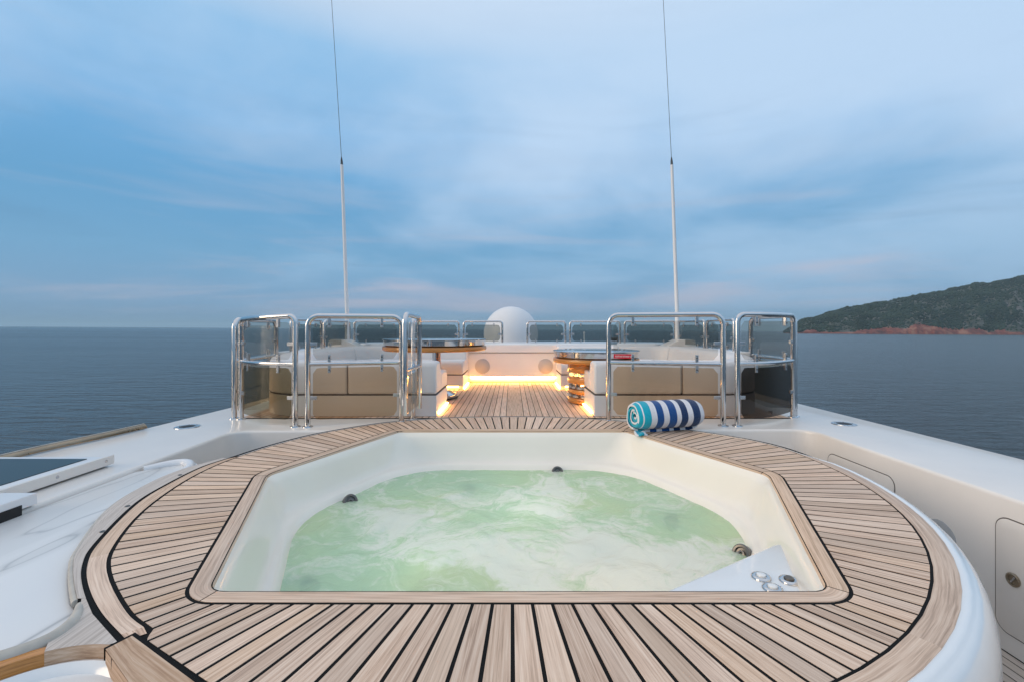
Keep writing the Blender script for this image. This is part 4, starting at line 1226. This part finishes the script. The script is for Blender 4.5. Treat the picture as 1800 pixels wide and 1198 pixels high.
# sticker on the pane of the towel-side panel
mb = MB(); mb.box(0, 0.185, -0.0065, -0.0045, 0, 0.040)
st = mb.build('sticker', 'sign_red', parent=e_root); d = Vector((X_of(1271, 4.02) - X_of(1070, 4.25), 4.02 - 4.25)).normalized()
st.rotation_euler = (0, 0, math.atan2(d.y, d.x)); st.location = (d.x * 0.045, d.y * 0.045, 0.582)
mb = MB(); x = 0.014
for wl in (1, 1, 1, 2, 1, 1, 2, 1, 2, 1, 1, 1, 2, 1, 1, 1):
    mb.box(x, x + 0.0035, -0.0075, -0.0066, 0.012, 0.028); mb.box(x, x + 0.0065, -0.0075, -0.0066, 0.024 if wl == 2 else 0.012, 0.028 if wl == 2 else 0.016)
    x += 0.0092 if wl == 1 else 0.0125
mb.build('lettering', 'sign_white', parent=st)

# far ring of low railing panels
FZ = 0.612
farp = [(623, 7.15, 712, 7.35), (720, 7.38, 807, 7.5), (815, 7.5, 883, 7.52), (927, 7.52, 994, 7.5), (1002, 7.5, 1090, 7.38), (1098, 7.35, 1187, 7.10)]
names = ['second from the left end', 'behind the left table', 'left of the white dome', 'right of the white dome', 'behind the right table', 'second from the right end']
labs = ['low tinted railing panel on the far coaming beside the left antenna', 'low tinted railing panel on the far coaming behind the left table', 'low tinted railing panel overlapping the left side of the dome',
        'low tinted railing panel overlapping the right side of the dome', 'low tinted railing panel on the far coaming behind the right table', 'low tinted railing panel on the far coaming beside the right antenna']
for (a, da, b, db), lb in zip(farp, labs):
    railing(lb, [(X_of(a, da), da), (X_of(b, db), db)], FZ, 0.963, None, ('glass_far',), r=0.017, bow=0.05, pane0=0.03, group='low railing panels along the far coaming', flange=False)
sidep = [((X_of(1193, 7.0), 7.0), (X_of(1238, 6.25), 6.25)), ((X_of(1243, 6.2), 6.2), (X_of(1290, 5.40), 5.40)), ((X_of(614, 7.05), 7.05), (X_of(570, 6.3), 6.3)), ((X_of(565, 6.25), 6.25), (X_of(512, 5.33), 5.33))]
for (a, b), lb in zip(sidep, ('low railing panel on the right side coaming just past the antenna', 'low railing panel on the right side coaming nearest the tall panels',
                               'low railing panel on the left side coaming just past the antenna', 'low railing panel on the left side coaming nearest the tall panels')):
    railing(lb, [a, b], 0.58, 0.955, None, ('glass_far',), r=0.018, bow=0.05, pane0=0.03, group='low railing panels along the side coamings', flange=False)

# ------------------------------------------------------------------ far bulkhead with speakers and light strip
bk = empty('bulkhead', (0.02, 7.2, 0), label='white far bulkhead closing the aisle above a glowing light strip', cat='bulkhead')
BKO = Vector((-0.02, -7.2, 0))
P = round_poly([(-2.2, 7.08), (2.25, 7.08), (2.55, 7.40), (2.45, 7.75), (1.6, 8.15), (-1.55, 8.15), (-2.4, 7.75), (-2.5, 7.40)], 0.1, 5)
mb = MB(); slab(mb, P, FZ, 0.48, r=0.03); o = mb.build('coaming', 'gelcoat', parent=bk, smooth=40); o.location = BKO
mb = MB(); mb.box(-0.75, 0.80, 7.10, 7.25, 0.105, 0.473); o = mb.build('panel', 'gelcoat', parent=bk, bevel=0.008); o.location = BKO
mb = MB(); mb.box(-2.4, 2.45, 7.26, 8.0, 0, 0.478); o = mb.build('body', 'gelcoat', parent=bk, bevel=0.01); o.location = BKO
for px, lb in ((848, 'left'), (959, 'right')):
    mb = MB(); mb.lathe([(0.116, 0), (0.116, 0.004), (0.11, 0.008), (0.001, 0.008)], 40)
    o = mb.build('speaker_grille', 'speaker_cloth', parent=bk, smooth=40); o.rotation_euler = (R(90), 0, 0); o.location = Vector((X_of(px, 7.1), 7.098, EYE - 66 * 7.1 / 800)) + BKO
mb = MB(); mb.box(-0.66, 0.70, 7.222, 7.256, 0.062, 0.098); o = mb.build('light_strip', 'led', parent=bk); o.location = BKO


# ------------------------------------------------------------------ sofas
def sofa(sx, xin, label, humplabel):
    root = empty('sofa', (sx * 1.65, 5.7, 0), label=label, cat='sofa', group='U shaped sofas either side of the aisle')
    off = Vector((-sx * 1.65, -5.7))
    # outer face, from the aisle near end round to the aisle far end (drawn for sx = -1, mirrored)
    A = [(-xin, 4.42), (-2.58, 4.42), (-2.58, 7.06), (-0.68, 7.06)]
    pth = [(p.x, p.y) for p in round_path([(x, y, 0) for x, y in A], 0.55, 14)]
    pth = resample(pth, n=90)
    inw = lambda d: offset_path(pth, d)          # right side of the path = inwards
    lens = [0]
    for a, b in zip(pth, pth[1:]): lens.append(lens[-1] + math.hypot(b[0] - a[0], b[1] - a[1]))
    T = lens[-1]

    def topz(i): t = lens[i] / T; return 0.525 + 0.06 * min(1, max(0, (t - 0.22) / 0.2))
    mir = (lambda p: (p[0] * -sx + off.x, p[1] + off.y, p[2])) 

    def section(i0, i1, prof, name, m, smooth=50, endr=0.0, lb=None, capn=True):
        """sweep a closed profile of (inward offset, z) between stations"""
        offs = {}
        for o_, z in prof:
            if o_ not in offs: offs[o_] = inw(o_)
        rows = []
        N = i1 - i0
        for i in range(i0, i1 + 1):
            row = []
            for o_, z in prof:
                x, y = offs[o_][i]
                zz = z if not isinstance(z, tuple) else topz(i) - z[0]
                row.append(mir((x, y, zz)))
            rows.append(row)
        mbx = MB(); mbx.grid(rows, close_u=True); mbx.cap(rows[0][::-1]); mbx.cap(rows[-1])
        o = mbx.build(name, m, parent=root, smooth=smooth, label=lb)
        b = o.modifiers.new('bevel', 'BEVEL'); b.width = 0.022; b.segments = 3; b.limit_method = 'ANGLE'; b.angle_limit = R(55)
        return o

    def stn(l): return min(range(len(lens)), key=lambda i: abs(lens[i] - l))
    # base plinth with a recessed toe
    i_end = len(pth) - 1
    o = section(0, i_end, [(0.0, 0.0), (0.0, 0.200), (0.74, 0.200), (0.74, 0.055), (0.68, 0.05), (0.68, 0.0)], 'base', 'vinyl')
    # back cushions
    cuts = [0, stn(0.885), stn(1.75), stn(2.9), stn(3.9), stn(4.9), i_end]
    g_ = 0
    for a, b in zip(cuts, cuts[1:]):
        bk_i0, bk_i1 = a, b
        section(bk_i0, bk_i1, [(0.0, 0.212), (0.004, (0.05,)), (0.02, (0.012,)), (0.06, (0.0,)), (0.20, (0.0,)), (0.25, (0.015,)), (0.272, (0.06,)), (0.30, 0.40), (0.30, 0.212)], 'back_cushion', 'vinyl', smooth=70)
    for a, b in zip([0, stn(1.2), stn(2.1), stn(3.7), stn(4.7)], [stn(1.2), stn(2.1), stn(3.7), stn(4.7), i_end]):
        section(a, b, [(0.305, 0.212), (0.305, 0.395), (0.60, 0.402), (0.69, 0.395), (0.735, 0.365), (0.75, 0.31), (0.745, 0.23), (0.73, 0.212)], 'seat_cushion', 'vinyl', smooth=70)
    # piping shadow gap between plinth and cushions
    section(0, i_end, [(0.006, 0.2005), (0.006, 0.2115), (0.725, 0.2115), (0.725, 0.2005)], 'shadow_gap', 'seam_dark')
    # upright seams on the outer back
    for l in (cuts[1],):
        x, y = pth[l]; mbx = MB(); q = [mir((x + e, y - 0.003, z)) for e, z in ((-0.003, 0.215), (0.003, 0.215), (0.003, 0.50), (-0.003, 0.50))]
        mbx.face(q); mbx.build('seam', 'seam_dark', parent=root)
    # light tube under the front edge
    pt = inw(0.70)[1:-1]
    mbx = MB(); mbx.tube([mir((x, y, 0.042)) for x, y in pt], 0.006, 6)
    for e in ((pth[0], 0.07, 0.70), (pth[-1], 0.03, 0.70)):
        pass
    mbx.build('light_strip', 'led', parent=root)
    # strip along the aisle end of the plinth
    mbx = MB(); xa = -xin + 0.012
    mbx.tube([mir((xa, 4.50, 0.018)), mir((xa, 5.12, 0.018))], 0.008, 6)
    mbx.build('light_strip', 'led', parent=root)
    mbx = MB()
    mbx.tube([mir((-0.68 + 0.012, 6.36, 0.018)), mir((-0.68 + 0.012, 7.02, 0.018))], 0.008, 6)
    mbx.build('light_strip', 'led', parent=root)
    # moulded antenna foot on the far corner
    ft = empty('antenna_foot', (sx * 2.52, 6.95, 0.575), label=humplabel, cat='antenna foot', group='moulded antenna feet')
    pr_ = [(-0.23 * sx, 0.0), (-0.02 * sx, 0.105), (0.19 * sx, 0.11), (0.225 * sx, 0.085), (0.235 * sx, 0.0)]
    mbx = MB(); fr = [(x, -0.16, z) for x, z in pr_]; bkk = [(x, 0.16, z) for x, z in pr_]
    mbx.grid([fr, bkk], close_u=True); mbx.cap(fr); mbx.cap(bkk[::-1]); mbx.build('fairing', 'gelcoat_warm', parent=ft, bevel=0.012, bseg=3)
    return root


sofa(-1, 0.735, 'white U shaped sofa left of the aisle behind bronze glass', 'white moulded foot of the left whip antenna')
sofa(1, 0.80, 'white U shaped sofa right of the aisle behind the towel', 'white moulded foot of the right whip antenna')
# coaming under the side rails, outboard of the sofas
for sx, lb in ((-1, 'white side coaming outboard of the left sofa'), (1, 'white side coaming outboard of the right sofa')):
    o_ = [(2.60, 5.25), (2.62, 6.5), (2.45, 7.06), (2.62, 7.2), (2.80, 6.6), (2.76, 5.25)]
    P = round_poly([(x * sx, y) for x, y in o_], 0.03, 3)
    if area2(P) < 0: P = P[::-1]
    mb = MB(); slab(mb, P, 0.58, 0.0, r=0.02); mb.build('side_coaming', 'gelcoat', smooth=40, label=lb, cat='coaming')

# ------------------------------------------------------------------ tables
def table(cx, cy, R_, zt, label, column):
    root = empty('round_table', (cx, cy, 0), label=label, cat='table', group='round chrome and wood tables')
    mb = MB(); mb.lathe([(R_ - 0.01, -0.014), (R_, -0.012), (R_, -0.003), (R_ - 0.006, 0.0), (0.001, 0.0)], 72, c=(0, 0, zt)); mb.build('top_plate', 'steel', parent=root, smooth=40)
    mb = MB(); mb.lathe([(R_ - 0.045, -0.085), (R_ - 0.015, -0.07), (R_ - 0.012, -0.015)], 72, c=(0, 0, zt), caps=False); mb.build('drum', 'steel', parent=root, smooth=40)
    mb = MB(); n = 72; prof = [(R_ - 0.12, -0.14), (R_ - 0.02, -0.14), (R_ - 0.004, -0.132), (R_, -0.118), (R_, -0.10), (R_ - 0.006, -0.088), (R_ - 0.14, -0.086)]
    rows = [[(r * math.cos(k * 2 * math.pi / n), r * math.sin(k * 2 * math.pi / n), zt + z) for k in range(n)] for r, z in prof]
    mb.grid(rows, close_u=True, tint=(0.5, 0.2, 0.5), uvf=lambda a, b: (b * 0.05, a * 0.02)); mb.cap(rows[0][::-1]); mb.build('wood_ring', 'teak_varnish', parent=root, smooth=50)
    if column == 'rings':
        Rc = 0.325
        for z0, z1 in ((0.008, 0.066), (0.115, 0.162), (0.228, 0.302), (0.352, zt - 0.139)):
            prof = [(0.12, z0), (Rc - 0.004, z0), (Rc, z0 + 0.004), (Rc, z1 - 0.004), (Rc - 0.004, z1), (0.12, z1)]
            rows = [[(r * math.cos(k * 2 * math.pi / n), r * math.sin(k * 2 * math.pi / n), z) for k in range(n)] for r, z in prof]
            mb = MB(); mb.grid(rows, close_u=True, tint=(random.random(), 0.2, 0.5), uvf=lambda a, b: (b * 0.03, a * 0.02)); mb.build('column_ring', 'teak_varnish', parent=root, smooth=50)
        mb = MB(); mb.lathe([(0.27, 0.01), (0.27, zt - 0.14)], 48); mb.build('core', 'steel', parent=root, smooth=50)
        mb = MB()
        for zz in (0.31,):
            for k in range(24):
                a = k * 2 * math.pi / 24; mb.lathe([(0.008, 0), (0.014, 0.008), (0.001, 0.022)], 6, c=(0.295 * math.cos(a), 0.295 * math.sin(a), zz))
        mb.build('lamp', 'led_table', parent=root)
        mb = MB()
        for zz in (0.17, 0.072):
            for k in range(40):
                a = random.uniform(0, 6.28); mb.lathe([(0.03, 0), (0.035, 0.012), (0.02, 0.026), (0.001, 0.03)], 7, c=(0.29 * math.cos(a), 0.29 * math.sin(a), zz))
        mb.build('pebbles', 'grey_mesh', parent=root, smooth=80)
    else:
        mb = MB(); mb.lathe([(0.036, 0.03), (0.036, zt - 0.14)], 24, c=(0.0, 0, 0)); mb.build('column', 'steel', parent=root, smooth=50)
        mb = MB(); mb.box(0.045, 0.062, -0.05, 0.05, 0.06, zt - 0.14, tint=(.4, .1, .3)); mb.build('fin', 'teak_varnish', parent=root)
        mb = MB(); mb.lathe([(0.26, 0.008), (0.27, 0.02), (0.265, 0.05), (0.235, 0.058), (0.19, 0.085), (0.08, 0.10), (0.04, 0.10)], 48); mb.build('foot', 'steel', parent=root, smooth=50)
        mb = MB(); mb.lathe([(0.275, 0.007), (0.282, 0.012), (0.272, 0.020)], 48); mb.build('foot_ring', 'black', parent=root, smooth=50)
    return root


table(-0.945, 5.60, 0.63, 0.725, 'higher round table left of the aisle on a slim steel column', 'slim')
table(0.975, 5.30, 0.495, 0.600, 'lower round table right of the aisle on a drum of wooden rings', 'rings')

# ------------------------------------------------------------------ dome, antennas, small gear
dm = empty('satellite_dome', (X_of(898, 9.6), 9.6, 0), label='large white satellite dome beyond the far railings', cat='satellite dome')
Rd = 0.572; prof = [(0.48, 0.0), (0.50, 0.25), (0.545, 0.50), (Rd, 0.70)]
for k in range(1, 17): a = k / 16 * math.pi / 2; prof.append((max(0.001, Rd * math.cos(a)), 0.735 + Rd * math.sin(a)))
mb = MB(); mb.lathe(prof, 72); mb.build('radome', 'radome', parent=dm, smooth=70)
mb = MB(); mb.lathe([(0.40, 0.0), (0.40, 0.3)], 40); mb.build('pedestal', 'gelcoat', parent=dm, smooth=50)
for pxs_, lb in (((610, 601, 584), 'tall white whip antenna rising above the left railings'), ((1190, 1181, 1167), 'tall white whip antenna rising above the right railings')):
    D = 7.0; x0 = X_of(pxs_[0], D); x1 = X_of(pxs_[1], D); x2 = X_of(pxs_[2], D)
    z1 = EYE + 287 * D / 800; z2 = EYE + 577 * D / 800
    an = empty('whip_antenna', (x0, D, 0.60), label=lb, cat='antenna', group='tall whip antennas')
    mb = MB(); mb.tube([(0.006 if x0 > 0 else 0.006, 0, 0.0), (0, 0, 0.5), (x1 - x0, 0, z1 - 0.6)], [0.034, 0.030, 0.022], 12); mb.build('mast', 'antenna_white', parent=an, smooth=50)
    mb = MB(); mb.tube([(x1 - x0, 0, z1 - 0.6 - 0.02), (x1 - x0 - 0.004, 0, z1 - 0.6 + 0.06), (x1 - x0 - 0.006, 0, z1 - 0.6 + 0.12)], [0.020, 0.017, 0.007], 12); mb.build('ferrule', 'antenna_dark', parent=an, smooth=50)
    ex = 1.35
    mb = MB(); mb.tube([(x1 - x0 - 0.006, 0, z1 - 0.5), (x2 - x0 - 0.01, 0, z2 - 0.6), (x1 - x0 + (x2 - x1) * ex, 0, z1 + (z2 - z1) * ex - 0.6)], [0.0042, 0.0036, 0.0034], 8); mb.build('whip', 'antenna_dark', parent=an, smooth=50)
D = 8.6; fp = empty('pole', (X_of(1027, D), D, 0.0), label='short white pole standing behind the far right railings', cat='pole')
mb = MB(); mb.tube([(0, 0, 0), (0, 0, EYE - 8 * D / 800)], 0.011, 8); mb.lathe([(0.02, 0.0), (0.016, 0.03), (0.001, 0.035)], 10, c=(0, 0, EYE - 9 * D / 800)); mb.build('shaft', 'antenna_white', parent=fp, smooth=50)
D = 8.0; nl = empty('deck_light', (X_of(1080, D), D, FZ - 0.04), label='small bronze deck light on the coaming behind the right panels', cat='lamp')
mb = MB(); mb.lathe([(0.05, 0), (0.05, 0.03), (0.03, 0.05)], 16); mb.build('foot', 'bronze', parent=nl, smooth=50)
mb = MB(); mb.tube([(-0.05, 0, 0.085), (0.06, 0, 0.085)], [0.035, 0.045], 14); mb.build('lamp_head', 'steel_dark', parent=nl, smooth=50)
D = 7.7; cp = empty('compass', (X_of(831, D), D, FZ), label='small dark dome compass on the far coaming beyond the left table', cat='compass')
mb = MB(); mb.lathe([(0.075, 0), (0.075, 0.01), (0.06, 0.035), (0.035, 0.055), (0.001, 0.062)], 24); mb.build('cover', 'steel_dark', parent=cp, smooth=60)

# ------------------------------------------------------------------ thin sea haze round everything
m = bpy.data.materials.new('haze'); m.use_nodes = True; nt = m.node_tree; MT['haze'] = m
nt.nodes.remove(nt.nodes['Principled BSDF'])
pv = nt.nodes.new('ShaderNodeVolumePrincipled'); pv.inputs['Density'].default_value = 0.00007; pv.inputs['Color'].default_value = (0.62, 0.86, 1, 1)
lk(nt, pv.outputs[0], nt.nodes['Material Output'].inputs['Volume'])
mb = MB(); mb.box(-31000, 31000, -31000, 31000, -210, 300); mb.build('haze', 'haze', kind='stuff')
